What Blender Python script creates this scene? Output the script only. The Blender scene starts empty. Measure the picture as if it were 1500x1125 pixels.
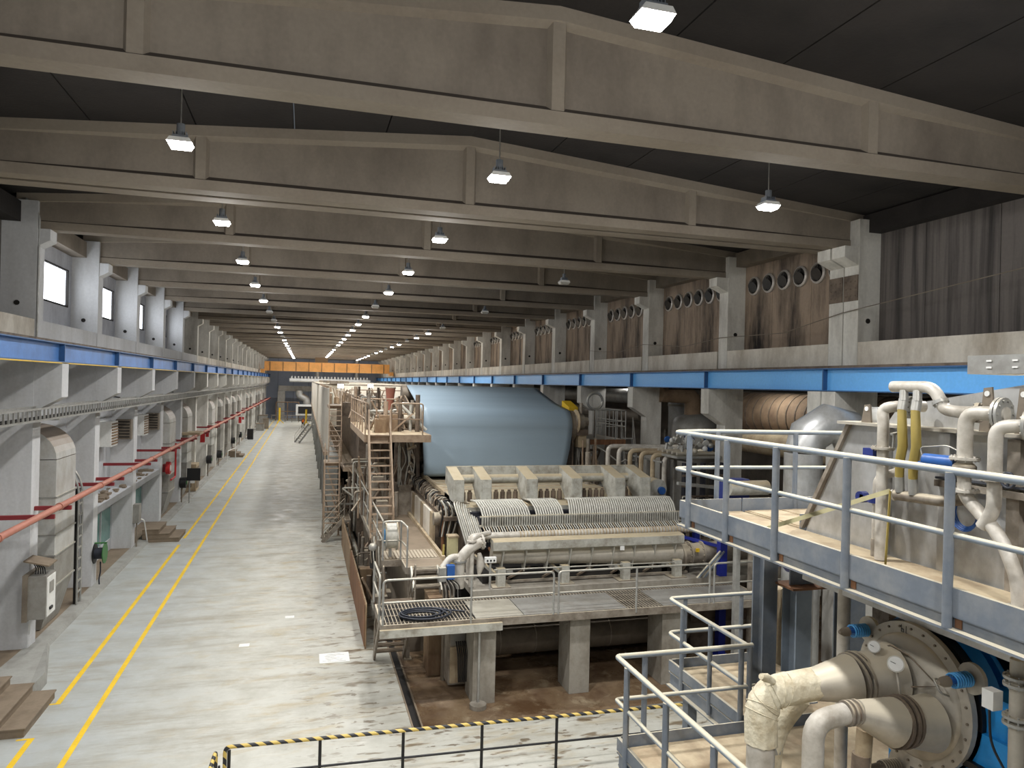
import bpy, bmesh, math, random
from mathutils import Vector, Matrix
random.seed(7)
S = bpy.context.scene
COL = S.collection
PI = math.pi
V = Vector
EYE = 7.65          # eye height above the hall floor

# ---------------------------------------------------------------- camera
cam_d = bpy.data.cameras.new('camera'); cam = bpy.data.objects.new('camera', cam_d); COL.objects.link(cam)
cam_d.sensor_width = 36; cam_d.lens = 25.32; cam_d.clip_end = 400; cam_d.clip_start = .05
_R = ((0.960846744, 0.0232623606, 0.27610215), (-0.276039611, -0.00592164182, 0.961128018), (0.0239930846, -0.999711857, 0.000731542705))
cam.matrix_world = Matrix(((_R[0][0], -_R[0][1], -_R[0][2], 0), (_R[1][0], -_R[1][1], -_R[1][2], 0), (_R[2][0], -_R[2][1], -_R[2][2], EYE), (0, 0, 0, 1)))
S.camera = cam
# ---------------------------------------------------------------- world and exposure
W = bpy.data.worlds.new('hall_air'); S.world = W; W.use_nodes = True
W.node_tree.nodes['Background'].inputs[0].default_value = (.86, .93, 1, 1)
W.node_tree.nodes['Background'].inputs[1].default_value = .1
S.view_settings.view_transform = 'Standard'; S.view_settings.look = 'None'
S.view_settings.exposure = 0.0; S.view_settings.gamma = 1; S.view_settings.use_curve_mapping = False
LAMP_W = 1150.0

# ---------------------------------------------------------------- materials
def lin(c):
    return tuple((x/255/12.92 if x/255 <= .04045 else ((x/255+.055)/1.055)**2.4) for x in c)
MATS = {}
def mat(name, rgb, rough=.7, metal=0., dirt=None, amt=.4, scale=1.2, stretch=(1, 1, 1), dust=None, dust_amt=.8, fine=.06, bump=0., emit=None, estr=0.):
    if name in MATS: return MATS[name]
    m = bpy.data.materials.new(name); m.use_nodes = True; MATS[name] = m
    nt = m.node_tree; N = nt.nodes; L = nt.links; b = N['Principled BSDF']
    b.inputs['Roughness'].default_value = rough; b.inputs['Metallic'].default_value = metal
    geo = N.new('ShaderNodeNewGeometry'); mp = N.new('ShaderNodeMapping'); mp.inputs['Scale'].default_value = stretch
    L.new(geo.outputs['Position'], mp.inputs['Vector'])
    n1 = N.new('ShaderNodeTexNoise'); n1.inputs['Scale'].default_value = scale; n1.inputs['Detail'].default_value = 6; n1.inputs['Roughness'].default_value = .65
    L.new(mp.outputs[0], n1.inputs['Vector'])
    r = N.new('ShaderNodeMapRange'); r.inputs['From Min'].default_value = .42; r.inputs['From Max'].default_value = .7; r.inputs['To Max'].default_value = amt
    L.new(n1.outputs['Fac'], r.inputs['Value'])
    mx = N.new('ShaderNodeMix'); mx.data_type = 'RGBA'
    c = lin(rgb); d = lin(dirt) if dirt else tuple(x*.55 for x in c)
    mx.inputs['A'].default_value = (*c, 1); mx.inputs['B'].default_value = (*d, 1); L.new(r.outputs[0], mx.inputs['Factor'])
    out = mx.outputs['Result']
    n2 = N.new('ShaderNodeTexNoise'); n2.inputs['Scale'].default_value = 14; n2.inputs['Detail'].default_value = 3
    L.new(geo.outputs['Position'], n2.inputs['Vector'])
    r2 = N.new('ShaderNodeMapRange'); r2.inputs['To Min'].default_value = 1-fine*2; r2.inputs['To Max'].default_value = 1+fine*2; L.new(n2.outputs['Fac'], r2.inputs['Value'])
    vm = N.new('ShaderNodeVectorMath'); vm.operation = 'SCALE'; L.new(out, vm.inputs[0]); L.new(r2.outputs[0], vm.inputs['Scale']); out = vm.outputs[0]
    if dust:
        sx = N.new('ShaderNodeSeparateXYZ'); L.new(geo.outputs['Normal'], sx.inputs[0])
        r3 = N.new('ShaderNodeMapRange'); r3.inputs['From Min'].default_value = .15; r3.inputs['From Max'].default_value = .6; r3.inputs['To Max'].default_value = dust_amt
        L.new(sx.outputs['Z'], r3.inputs['Value'])
        m2 = N.new('ShaderNodeMix'); m2.data_type = 'RGBA'; L.new(r3.outputs[0], m2.inputs['Factor']); L.new(out, m2.inputs['A']); m2.inputs['B'].default_value = (*lin(dust), 1)
        out = m2.outputs['Result']
    L.new(out, b.inputs['Base Color'])
    if bump:
        bp = N.new('ShaderNodeBump'); bp.inputs['Strength'].default_value = bump; bp.inputs['Distance'].default_value = .02
        L.new(n2.outputs['Fac'], bp.inputs['Height']); L.new(bp.outputs[0], b.inputs['Normal'])
    if emit:
        b.inputs['Emission Color'].default_value = (*lin(emit), 1); b.inputs['Emission Strength'].default_value = estr
    return m
CREAM = (196, 187, 164)
mat('beam_concrete', (138, 128, 115), .85, dirt=(104, 95, 85), amt=.8, scale=.7, stretch=(1, 1, .45), bump=.15)
mat('beam_flange_concrete', (142, 132, 118), .85, dirt=(120, 108, 95), amt=.6, scale=.7, dust=(62, 54, 48), dust_amt=.9)  # dust slot here only darkens the upward-facing ledges
mat('soot_roof', (42, 38, 36), .95, dirt=(20, 18, 17), amt=.8, scale=.5, bump=.3)
mat('column_concrete', (216, 214, 206), .85, dirt=(140, 134, 124), amt=.7, scale=.8, stretch=(1.5, 1.5, .4))
mat('column_white', (198, 199, 200), .8, dirt=(158, 157, 154), amt=.5, scale=.8, stretch=(1.5, 1.5, .3))
mat('panel_grey', (182, 184, 187), .8, dirt=(146, 146, 146), amt=.5, scale=.6, stretch=(1.5, 1.5, .4))
mat('upper_panel', (170, 172, 178), .8, dirt=(96, 95, 98), amt=.7, scale=.6, stretch=(1, 1, .5))
mat('soot_panel', (158, 140, 122), .9, dirt=(34, 30, 28), amt=1., scale=.8, stretch=(1.6, 1.6, .35))
mat('sheet_streaked', (104, 98, 94), .8, dirt=(40, 37, 36), amt=1., scale=1.2, stretch=(3.4, 3.4, .12))
mat('sill_concrete', (214, 208, 196), .85, dirt=(140, 126, 106), amt=.7, scale=1.1, stretch=(1, 1, .35))
mat('crane_blue', (106, 182, 246), .42, dirt=(86, 164, 236), amt=.5, scale=.6)
mat('crane_blue_worn', (80, 130, 196), .5, dirt=(58, 96, 150), amt=.6, scale=1.2)
mat('flange_blue', (50, 92, 140), .5, dust=(196, 196, 190), dust_amt=.6)
mat('paint_grey', (104, 112, 122), .5, dirt=(136, 138, 138), amt=.7, scale=3, dust=CREAM, dust_amt=.85)
mat('paint_grey_light', (128, 140, 152), .55, dirt=(110, 118, 126), amt=.5, scale=3, dust=(204, 196, 172), dust_amt=.9)
mat('plate_cream', (178, 162, 134), .8, dirt=(136, 114, 88), amt=.8, scale=2.2, bump=.3)
mat('pier_concrete', (154, 149, 138), .85, dirt=(104, 94, 80), amt=.8, scale=1.6, stretch=(1, 1, .6), bump=.3)
mat('galvanised', (170, 170, 166), .45, .45, dirt=(120, 116, 108), amt=.5, scale=4, dust=CREAM, dust_amt=.5)
mat('dirty_steel', (150, 142, 130), .6, .25, dirt=(92, 78, 64), amt=.8, scale=3, dust=(196, 184, 160), dust_amt=.7)
mat('grime_steel', (116, 102, 88), .7, .15, dirt=(60, 50, 42), amt=.9, scale=3, dust=(160, 144, 122), dust_amt=.55)
mat('headbox_paint', (182, 181, 172), .55, .1, dirt=(120, 112, 96), amt=.8, scale=3.4, dust=(178, 162, 130), dust_amt=.8)
mat('stainless', (196, 197, 196), .36, .5, dirt=(140, 136, 128), amt=.8, scale=1.6, stretch=(1, 1, .6))
mat('stainless_dusty', (178, 172, 160), .5, .3, dirt=(150, 142, 128), amt=.5, scale=5, dust=(210, 200, 178), dust_amt=.75)
mat('felt_blue', (140, 158, 171), .6, dirt=(128, 146, 158), amt=.4, scale=.7, stretch=(.2, 2, 2), fine=.01)
mat('rust', (132, 92, 62), .8, dirt=(74, 52, 38), amt=1., scale=2.5, stretch=(2, 2, .3))
mat('fence_tan', (152, 130, 102), .7, dirt=(98, 70, 48), amt=.95, scale=1.4, stretch=(1, 1, .35))
mat('hood_cream', (232, 226, 212), .6, dirt=(184, 166, 142), amt=.5, scale=1.2, stretch=(1, 1, .2))
mat('base_grey', (150, 150, 144), .8, dirt=(104, 98, 90), amt=.6, scale=1)
mat('black', (16, 16, 18), .5)
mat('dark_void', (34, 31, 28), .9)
mat('dark_pipe', (128, 118, 104), .6, .2, dirt=(84, 74, 64), amt=.6, scale=1.5)
mat('white', (226, 226, 222), .5)
mat('red', (176, 32, 36), .5)
mat('dark_red', (128, 34, 40), .6)
mat('salmon_pipe', (172, 112, 94), .6, dirt=(150, 96, 80), amt=.5, scale=3)
mat('yellow', (230, 190, 40), .5)
mat('hose_ochre', (150, 132, 66), .6, dirt=(136, 122, 60), amt=.6, scale=6)
mat('hose_grey', (186, 184, 174), .5, dirt=(140, 134, 122), amt=.5, scale=8)
mat('hose_dark', (40, 44, 54), .5)
mat('pump_blue', (30, 132, 200), .4, dirt=(24, 96, 150), amt=.5, scale=2.5)
mat('motor_blue', (40, 90, 160), .4)
mat('valve_blue', (34, 48, 116), .45)
mat('navy_dark', (30, 31, 40), .8)
mat('post_blue', (30, 44, 140), .5, dirt=(24, 30, 90), amt=.6)
mat('spring_blue', (70, 150, 210), .4)
mat('pipe_wrap', (214, 206, 182), .85, dirt=(178, 162, 130), amt=.8, scale=6, bump=1.)
mat('pipe_pale', (196, 191, 181), .5, .15, dirt=(142, 132, 116), amt=.75, scale=4)
mat('glass_green', (96, 140, 132), .15, dirt=(70, 112, 106), amt=.5)
mat('wood_brown', (126, 112, 94), .8, dirt=(92, 78, 62), amt=.6, scale=2)
mat('duct_white', (196, 196, 192), .5, .3, dirt=(150, 140, 122), amt=.5, scale=2, stretch=(1, 1, .6), dust=(120, 100, 80), dust_amt=.8)
mat('duct_grey', (150, 148, 142), .5, .3, dirt=(112, 104, 92), amt=.6, scale=2)
mat('brown_duct', (140, 118, 94), .85, dirt=(90, 70, 54), amt=.7, scale=1.5)
mat('back_wall', (168, 176, 192), .8, dirt=(140, 148, 160), amt=.5, scale=.3)
mat('orange', (244, 176, 96), .5)
mat('gate_brown', (120, 96, 70), .7)
mat('lens_lit', (255, 255, 255), .3, emit=(255, 252, 246), estr=30)
mat('lens_off', (170, 168, 160), .4)
mat('daylight', (255, 255, 255), .3, emit=(240, 246, 255), estr=5)
mat('port_glass', (60, 56, 52), .3, .4)
mat('port_ring', (186, 180, 172), .4, .4)
mat('ladder_brown', (170, 150, 128), .6, .2, dirt=(120, 96, 76), amt=.7, scale=4)
mat('skin', (190, 140, 112), .6); mat('cloth_dark', (30, 32, 40), .9); mat('vest_orange', (236, 120, 50), .7)
mat('green_reel', (60, 110, 60), .5); mat('beige_box', (200, 192, 150), .6)

def special():
    # stained screed of the aisle
    m = bpy.data.materials.new('floor_screed'); m.use_nodes = True; MATS['floor'] = m
    nt = m.node_tree; N = nt.nodes; L = nt.links; b = N['Principled BSDF']
    geo = N.new('ShaderNodeNewGeometry'); sep = N.new('ShaderNodeSeparateXYZ'); L.new(geo.outputs['Position'], sep.inputs[0])
    def noise(scale, st, det=6, ro=.6, dist=0):
        mp = N.new('ShaderNodeMapping'); mp.inputs['Scale'].default_value = st; L.new(geo.outputs['Position'], mp.inputs[0])
        n = N.new('ShaderNodeTexNoise'); n.inputs['Scale'].default_value = scale; n.inputs['Detail'].default_value = det; n.inputs['Roughness'].default_value = ro; n.inputs['Distortion'].default_value = dist
        L.new(mp.outputs[0], n.inputs['Vector']); return n.outputs['Fac']
    def rng(v, a, c, lo=0., hi=1.):
        r = N.new('ShaderNodeMapRange'); r.inputs['From Min'].default_value = a; r.inputs['From Max'].default_value = c; r.inputs['To Min'].default_value = lo; r.inputs['To Max'].default_value = hi
        L.new(v, r.inputs['Value']); return r.outputs[0]
    def mul(a, c):
        k = N.new('ShaderNodeMath'); k.operation = 'MULTIPLY'; L.new(a, k.inputs[0]); L.new(c, k.inputs[1]); return k.outputs[0]
    def mix(f, a, c):
        k = N.new('ShaderNodeMix'); k.data_type = 'RGBA'; L.new(f, k.inputs['Factor'])
        for s, v in (('A', a), ('B', c)):
            if isinstance(v, tuple): k.inputs[s].default_value = (*lin(v), 1)
            else: L.new(v, k.inputs[s])
        return k.outputs['Result']
    side = rng(sep.outputs['X'], -4.6, -1.2)                       # aisle's walking lane is greyer
    base = mix(side, (166, 170, 168), (184, 183, 173))
    base = mix(rng(noise(1.1, (1, .9, 1), 8, .7), .42, .72, 0, .6), base, (148, 144, 130))
    base = mix(mul(rng(noise(1.6, (.55, 1.5, 1), 5, .6, .6), .52, .68, 0, .55), side), base, (168, 150, 112))
    near = rng(sep.outputs['X'], -.6, 1.7)
    base = mix(mul(rng(noise(2.1, (.5, 1.5, 1), 3, .5), .6, .66, 0, .85), near), base, (104, 88, 64))
    base = mix(rng(noise(5, (.35, 2.2, 1), 6, .75), .56, .72, 0, .4), base, (212, 209, 198))
    base = mix(rng(noise(.8, (.3, 1.6, 1), 10, .8), .5, .62, 0, .55), base, (138, 130, 112))
    base = mix(mul(rng(noise(3.4, (.6, 1.6, 1), 4, .55, .4), .6, .64, 0, .8), near), base, (96, 80, 58))
    L.new(base, b.inputs['Base Color'])
    L.new(rng(noise(1.3, (1, 1, 1)), .3, .7, .32, .7), b.inputs['Roughness'])
    # brown wet floor under the machine
    m = bpy.data.materials.new('floor_wet_brown'); m.use_nodes = True; MATS['floor_brown'] = m
    nt = m.node_tree; N = nt.nodes; L = nt.links; b = N['Principled BSDF']
    geo = N.new('ShaderNodeNewGeometry')
    base = mix(rng(noise(.9, (1, 1, 1), 8, .7, .5), .4, .62), (128, 108, 84), (92, 70, 50))
    base = mix(rng(noise(1.7, (1, 1, 1), 6, .7, .8), .56, .7, 0, .8), base, (164, 148, 122))
    L.new(base, b.inputs['Base Color'])
    L.new(rng(noise(1, (1, 1, 1)), .4, .6, .15, .7), b.inputs['Roughness'])
    # yellow and black spiral tape
    m = bpy.data.materials.new('hazard_tape'); m.use_nodes = True; MATS['hazard'] = m
    nt = m.node_tree; N = nt.nodes; L = nt.links; b = N['Principled BSDF']; b.inputs['Roughness'].default_value = .5
    geo = N.new('ShaderNodeNewGeometry'); w = N.new('ShaderNodeTexWave'); w.bands_direction = 'DIAGONAL'; w.inputs['Scale'].default_value = 2.6
    mp = N.new('ShaderNodeMapping'); mp.inputs['Scale'].default_value = (1, 1, 1); L.new(geo.outputs['Position'], mp.inputs[0]); L.new(mp.outputs[0], w.inputs['Vector'])
    r = N.new('ShaderNodeValToRGB'); r.color_ramp.interpolation = 'CONSTANT'; r.color_ramp.elements[0].color = (.02, .02, .022, 1); r.color_ramp.elements[1].position = .5; r.color_ramp.elements[1].color = (*lin((206, 178, 96)), 1)
    L.new(w.outputs['Fac'], r.inputs[0]); L.new(r.outputs[0], b.inputs['Base Color'])
special()

# ---------------------------------------------------------------- mesh builder
class MB:
    def __init__(s): s.v = []; s.f = []; s.sm = []
    def add(s, vs, fs, smooth=False):
        o = len(s.v); s.v += [tuple(x) for x in vs]; s.f += [tuple(i+o for i in f) for f in fs]; s.sm += [smooth]*len(fs); return s
    def box(s, x0, x1, y0, y1, z0, z1):
        return s.add([(x0,y0,z0),(x1,y0,z0),(x1,y1,z0),(x0,y1,z0),(x0,y0,z1),(x1,y0,z1),(x1,y1,z1),(x0,y1,z1)],
                     [(0,3,2,1),(4,5,6,7),(0,1,5,4),(1,2,6,5),(2,3,7,6),(3,0,4,7)])
    def prism(s, poly, axis, a, b):
        def P(p, t):
            if axis == 'x': return (t, p[0], p[1])
            if axis == 'y': return (p[0], t, p[1])
            return (p[0], p[1], t)
        n = len(poly); vs = [P(p, a) for p in poly] + [P(p, b) for p in poly]
        return s.add(vs, [tuple(range(n))[::-1], tuple(range(n, 2*n))] + [(i, (i+1) % n, n+(i+1) % n, n+i) for i in range(n)])
    def bar(s, p, q, w, h, up=(0, 0, 1)):
        p = V(p); q = V(q); d = (q-p).normalized(); u = V(up)
        if abs(d.dot(u)) > .95: u = V((0, 1, 0))
        a = d.cross(u).normalized(); c = a.cross(d).normalized()
        vs = [r + a*w/2*i + c*h/2*j for r in (p, q) for i, j in ((-1,-1),(1,-1),(1,1),(-1,1))]
        return s.add(vs, [(0,3,2,1),(4,5,6,7),(0,1,5,4),(1,2,6,5),(2,3,7,6),(3,0,4,7)])
    def ring_frame(s, d):
        u = V((0, 0, 1)) if abs(d.z) < .9 else V((1, 0, 0))
        a = d.cross(u).normalized(); return a, a.cross(d).normalized()
    def tube(s, pts, r, n=10, caps=True):
        pts = [V(p) for p in pts]; R = r if isinstance(r, (list, tuple)) else [r]*len(pts)
        o = []; m = len(pts); a = c = None
        for i, p in enumerate(pts):
            d = ((pts[min(i+1, m-1)]-p).normalized() + (p-pts[max(i-1, 0)]).normalized())
            d = d.normalized() if d.length > 1e-6 else V((0, 0, 1))
            if a is None: a, c = s.ring_frame(d)
            else:
                a = (a - d*a.dot(d)).normalized(); c = a.cross(d).normalized()
            o += [p + (a*math.cos(2*PI*k/n) + c*math.sin(2*PI*k/n))*R[i] for k in range(n)]
        s.add(o, [(i*n+k, i*n+(k+1) % n, (i+1)*n+(k+1) % n, (i+1)*n+k) for i in range(m-1) for k in range(n)], True)
        if caps: s.add(o[:n], [tuple(range(n))[::-1]]); s.add(o[-n:], [tuple(range(n))])
        return s
    def cyl(s, p, q, r, n=16, r2=None): return s.tube([p, q], [r, r if r2 is None else r2], n)
    def pipe(s, pts, r, bend=None, n=10, caps=True): return s.tube(rounded(pts, bend or r*2.2), r, n, caps)
    def ball(s, c, r, n=10, sz=1.):
        c = V(c); vs = []; m = n//2
        for j in range(1, m):
            t = PI*j/m
            for k in range(n): vs.append(c + V((r*math.sin(t)*math.cos(2*PI*k/n), r*math.sin(t)*math.sin(2*PI*k/n), r*sz*math.cos(t))))
        vs += [c + V((0, 0, r*sz)), c - V((0, 0, r*sz))]; T = len(vs)-2
        fs = [(j*n+k, (j+1)*n+k, (j+1)*n+(k+1) % n, j*n+(k+1) % n) for j in range(m-2) for k in range(n)]
        fs += [(T, k, (k+1) % n) for k in range(n)] + [(T+1, (m-2)*n+(k+1) % n, (m-2)*n+k) for k in range(n)]
        return s.add(vs, fs, True)
    def flange(s, p, d, r, t=.03, n=18, bolts=8):
        p = V(p); d = V(d).normalized(); s.cyl(p-d*t/2, p+d*t/2, r, n); a, c = s.ring_frame(d)
        for k in range(bolts):
            q = p + (a*math.cos(2*PI*k/bolts)+c*math.sin(2*PI*k/bolts))*r*.82
            s.cyl(q-d*t*1.1, q+d*t*1.1, r*.09, 6)
        return s
    def build(s, name, m, parent=None, kind=None):
        me = bpy.data.meshes.new(name)
        if parent is not None: o0 = wl(parent)
        else:
            xs = [v[0] for v in s.v]; ys = [v[1] for v in s.v]; zs = [v[2] for v in s.v]
            o0 = V(((min(xs)+max(xs))/2, (min(ys)+max(ys))/2, min(zs)))
        me.from_pydata([tuple(V(v)-o0) for v in s.v], [], s.f); me.polygons.foreach_set('use_smooth', s.sm)
        me.materials.append(MATS[m] if isinstance(m, str) else m)
        bm = bmesh.new(); bm.from_mesh(me); bmesh.ops.recalc_face_normals(bm, faces=bm.faces); bm.to_mesh(me); bm.free()
        o = bpy.data.objects.new(name, me); COL.objects.link(o)
        if parent is not None: o.parent = parent
        else: o.location = o0
        if kind: o['kind'] = kind
        return o
def wl(o):
    l = V(o.location)
    while o.parent: o = o.parent; l = l + V(o.location)
    return l
def rounded(pts, b, k=5):
    pts = [V(p) for p in pts]; out = [pts[0]]
    for i in range(1, len(pts)-1):
        p = pts[i]; a = (pts[i-1]-p); c = (pts[i+1]-p); t = min(b, a.length*.49, c.length*.49)
        a = p+a.normalized()*t; c = p+c.normalized()*t
        for j in range(k+1):
            u = j/k; out.append(a*(1-u)**2 + p*2*u*(1-u) + c*u*u)
    return out+[pts[-1]]
def thing(name, label, cat, loc, group=None, rz=0):
    o = bpy.data.objects.new(name, None); o.empty_display_size = .2; COL.objects.link(o); o.location = loc; o.rotation_euler.z = rz
    o['label'] = label; o['category'] = cat
    if group: o['group'] = group
    return o
def tag(o, label, cat, group=None, kind=None):
    o['label'] = label; o['category'] = cat
    if group: o['group'] = group
    if kind: o['kind'] = kind
    return o
def struct(name, loc=(0, 0, 0)):
    o = bpy.data.objects.new(name, None); COL.objects.link(o); o.location = loc; o['kind'] = 'structure'; return o
KIDS = {}
def dup(root, loc, label=None, group=None, swap=None):
    kids = {}
    for o in COL.objects:
        if o.parent: kids.setdefault(o.parent.name, []).append(o)
    def rec(o, par):
        c = o.copy(); COL.objects.link(c)
        if par: c.parent = par
        for ch in kids.get(o.name, []): rec(ch, c)
        return c
    r = rec(root, None); r.location = loc
    if label: r['label'] = label
    if group: r['group'] = group
    return r
ORD = ['first', 'second', 'third', 'fourth', 'fifth', 'sixth', 'seventh', 'eighth', 'ninth', 'tenth', 'eleventh', 'twelfth', 'thirteenth', 'fourteenth', 'fifteenth', 'sixteenth', 'seventeenth', 'eighteenth', 'nineteenth', 'twentieth', 'twenty-first', 'twenty-second', 'twenty-third', 'twenty-fourth']

def guardrail(label, path, h=1.1, sp=1.4, r=.024, m='galvanised', mid=.5, ext=0., group=None, top_m=None, close=False, name='guardrail', post_m=None):
    """path: walking-level points; posts along every run"""
    P = [V(p) for p in path]; t = thing(name, label, 'railing', P[0], group)
    up = V((0, 0, h)); top = [p+up for p in P]
    if close: top = [P[0]]+top+[P[-1]]
    MB().pipe(top, r, r*4, 8).build('top_rail', top_m or m, t)
    for f in ([mid] if not isinstance(mid, (list, tuple)) else mid):
        MB().pipe([p+up*f for p in P], r*.85, r*4, 8).build('mid_rail', m, t)
    for i in range(len(P)-1):
        a, b = P[i], P[i+1]; L = (b-a).length; n = max(1, round(L/sp))
        for k in range(n+1):
            if k == 0 and i > 0: continue
            if close and ((k == 0 and i == 0) or (k == n and i == len(P)-2)): continue
            q = a.lerp(b, k/n); MB().cyl(q-V((0, 0, ext)), q+up-V((0, 0, r*.5)), r, 8).build('post', post_m or m, t)
    return t
def stair(label, foot, run, width, rise, n, m='galvanised', rails=True, grate=True, hr=.95, group=None, tm=None):
    """foot: corner point, run: horizontal vector to the top, width: vector across"""
    F = V(foot); D = V((*run, 0)); Wd = V((*width, 0)); U = V((0, 0, rise)); t = thing('steel_stair', label, 'stairs', F, group)
    for w in (0, 1): MB().bar(F+Wd*w, F+Wd*w+D+U, .05, .2).build('stringer', m, t)
    dn = D.normalized()
    dep = max(.2, D.length/n*1.0)
    mb = MB(); c = Wd/2
    for k in range(1, n+1):
        q = F+(D+U)*(k/(n+.0)) - dn*dep*.5
        b = MB(); 
        if grate:
            for j in range(3): b.bar(q+dn*(j-1)*dep*.38+Wd*.03, q+dn*(j-1)*dep*.38+Wd*.97, dep*.16, .03)
            b.bar(q+dn*(-.5)*dep+Wd*.03, q+dn*(-.5)*dep+Wd*.97, .02, .05)
        else: b.bar(q+Wd*.02, q+Wd*.98, dep, .035)
        b.build('tread', tm or m, t)
    if rails:
        for w in (0, 1):
            a = F+Wd*w; b = a+D+U; up = V((0, 0, hr))
            MB().pipe([a+U*.06, a+up, b+up, b], .02, .08, 8).build('handrail', m, t)
            MB().pipe([a+up*.5, b+up*.5], .016, .05, 6).build('handrail', m, t)
    return t
def deck(label, x0, x1, y0, y1, z, m='plate_cream', edge='galvanised', t_=.06, side=.18, grate=None, name='walkway_platform', toe=0., cat='walkway'):
    t = thing(name, label, cat, ((x0+x1)/2, (y0+y1)/2, z-side))
    if grate:
        b = MB(); y = y0+.05
        if grate == 'x':
            y = y0+.03
            while y < y1-.02: b.box(x0+.03, x1-.03, y-.008, y+.008, z-.03, z); y += .085
            x = x0+.2
            while x < x1-.05: b.box(x-.006, x+.006, y0, y1, z-.032, z-.004); x += .5
        else:
            x = x0+.03
            while x < x1-.02: b.box(x-.008, x+.008, y0+.03, y1-.03, z-.03, z); x += .085
            y = y0+.2
            while y < y1-.05: b.box(x0, x1, y-.006, y+.006, z-.032, z-.004); y += .5
        b.build('grating', edge, t, 'stuff')
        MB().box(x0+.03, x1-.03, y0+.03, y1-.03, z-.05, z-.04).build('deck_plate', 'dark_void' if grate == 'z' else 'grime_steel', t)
    else: MB().box(x0+.02, x1-.02, y0+.02, y1-.02, z-t_, z).build('deck_plate', m, t)
    MB().box(x0, x1, y0-.01, y0+.03, z-side, z+toe+.005).build('edge_beam', edge, t); MB().box(x0, x1, y1-.03, y1+.01, z-side, z+toe+.005).build('edge_beam', edge, t)
    MB().box(x0-.01, x0+.03, y0+.03, y1-.03, z-side, z+toe+.005).build('edge_beam', edge, t); MB().box(x1-.03, x1+.01, y0+.03, y1-.03, z-side, z+toe+.005).build('edge_beam', edge, t)
    return t
def hcol(label, x, y, z0, z1, w=.26, d=.26, m='paint_grey', flange='x', group=None):
    """steel H post: flanges face +-x or +-y"""
    t = thing('steel_column', label, 'column', (x, y, z0), group)
    if flange == 'y':
        for s in (-1, 1): MB().box(x-w/2, x+w/2, y+s*d/2-.012, y+s*d/2+.012, z0+.02, z1).build('flange', m, t)
        MB().box(x-.01, x+.01, y-d/2, y+d/2, z0+.02, z1).build('web', m, t)
    else:
        for s in (-1, 1): MB().box(x+s*w/2-.012, x+s*w/2+.012, y-d/2, y+d/2, z0+.02, z1).build('flange', m, t)
        MB().box(x-w/2, x+w/2, y-.01, y+.01, z0+.02, z1).build('web', m, t)
    MB().box(x-w*.8, x+w*.8, y-d*.8, y+d*.8, z0, z0+.02).build('base_plate', m, t)
    return t
# ================================================================ HALL SHELL
D = 6.1; NB = 23
def YB(i): return 10.35 + D*i            # front face of roof beam i
def YC(i): return 10.55 + D*i            # column centre i
XL, XR, XM = -7.1, 14.3, 3.6
YEND = 148.0

fl = struct('floor')
MB().box(-8.0, 2.45, -6, YEND, -.2, 0).build('floor_slab', 'floor', fl)
MB().box(2.45, 20, -6, 15.75, -.2, 0).build('floor_slab', 'floor', fl)
MB().box(2.7, 20, 15.75, YEND, -.2, -.005).build('floor_slab', 'floor_brown', fl)
b = MB(); b.box(2.45, 2.49, 15.75, 60, -.06, .015); b.box(2.66, 2.7, 15.75, 60, -.06, .015); b.build('steel_edge', 'grime_steel', fl)
MB().box(2.49, 2.66, 15.75, YEND, -.2, -.05).build('drain_channel', 'dark_void', fl)
MB().box(2.45, 20, 15.7, 15.75, -.02, .004).build('steel_edge', 'duct_grey', fl)
# painted lines (thin paint film) with their gaps at the steps
for (x, a, c) in ((-4.4, 13, 140), (-5.33, 13, 17.2), (-5.33, 18.9, 35.6), (-5.33, 37.0, 140)):
    MB().box(x-.06, x+.06, a, c, 0, .004).build('painted_line', 'yellow', fl)
for y in (17.2, 18.9): MB().box(-5.6, -5.27, y-.03, y+.03, 0, .0045).build('painted_line', 'yellow', fl)

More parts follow.
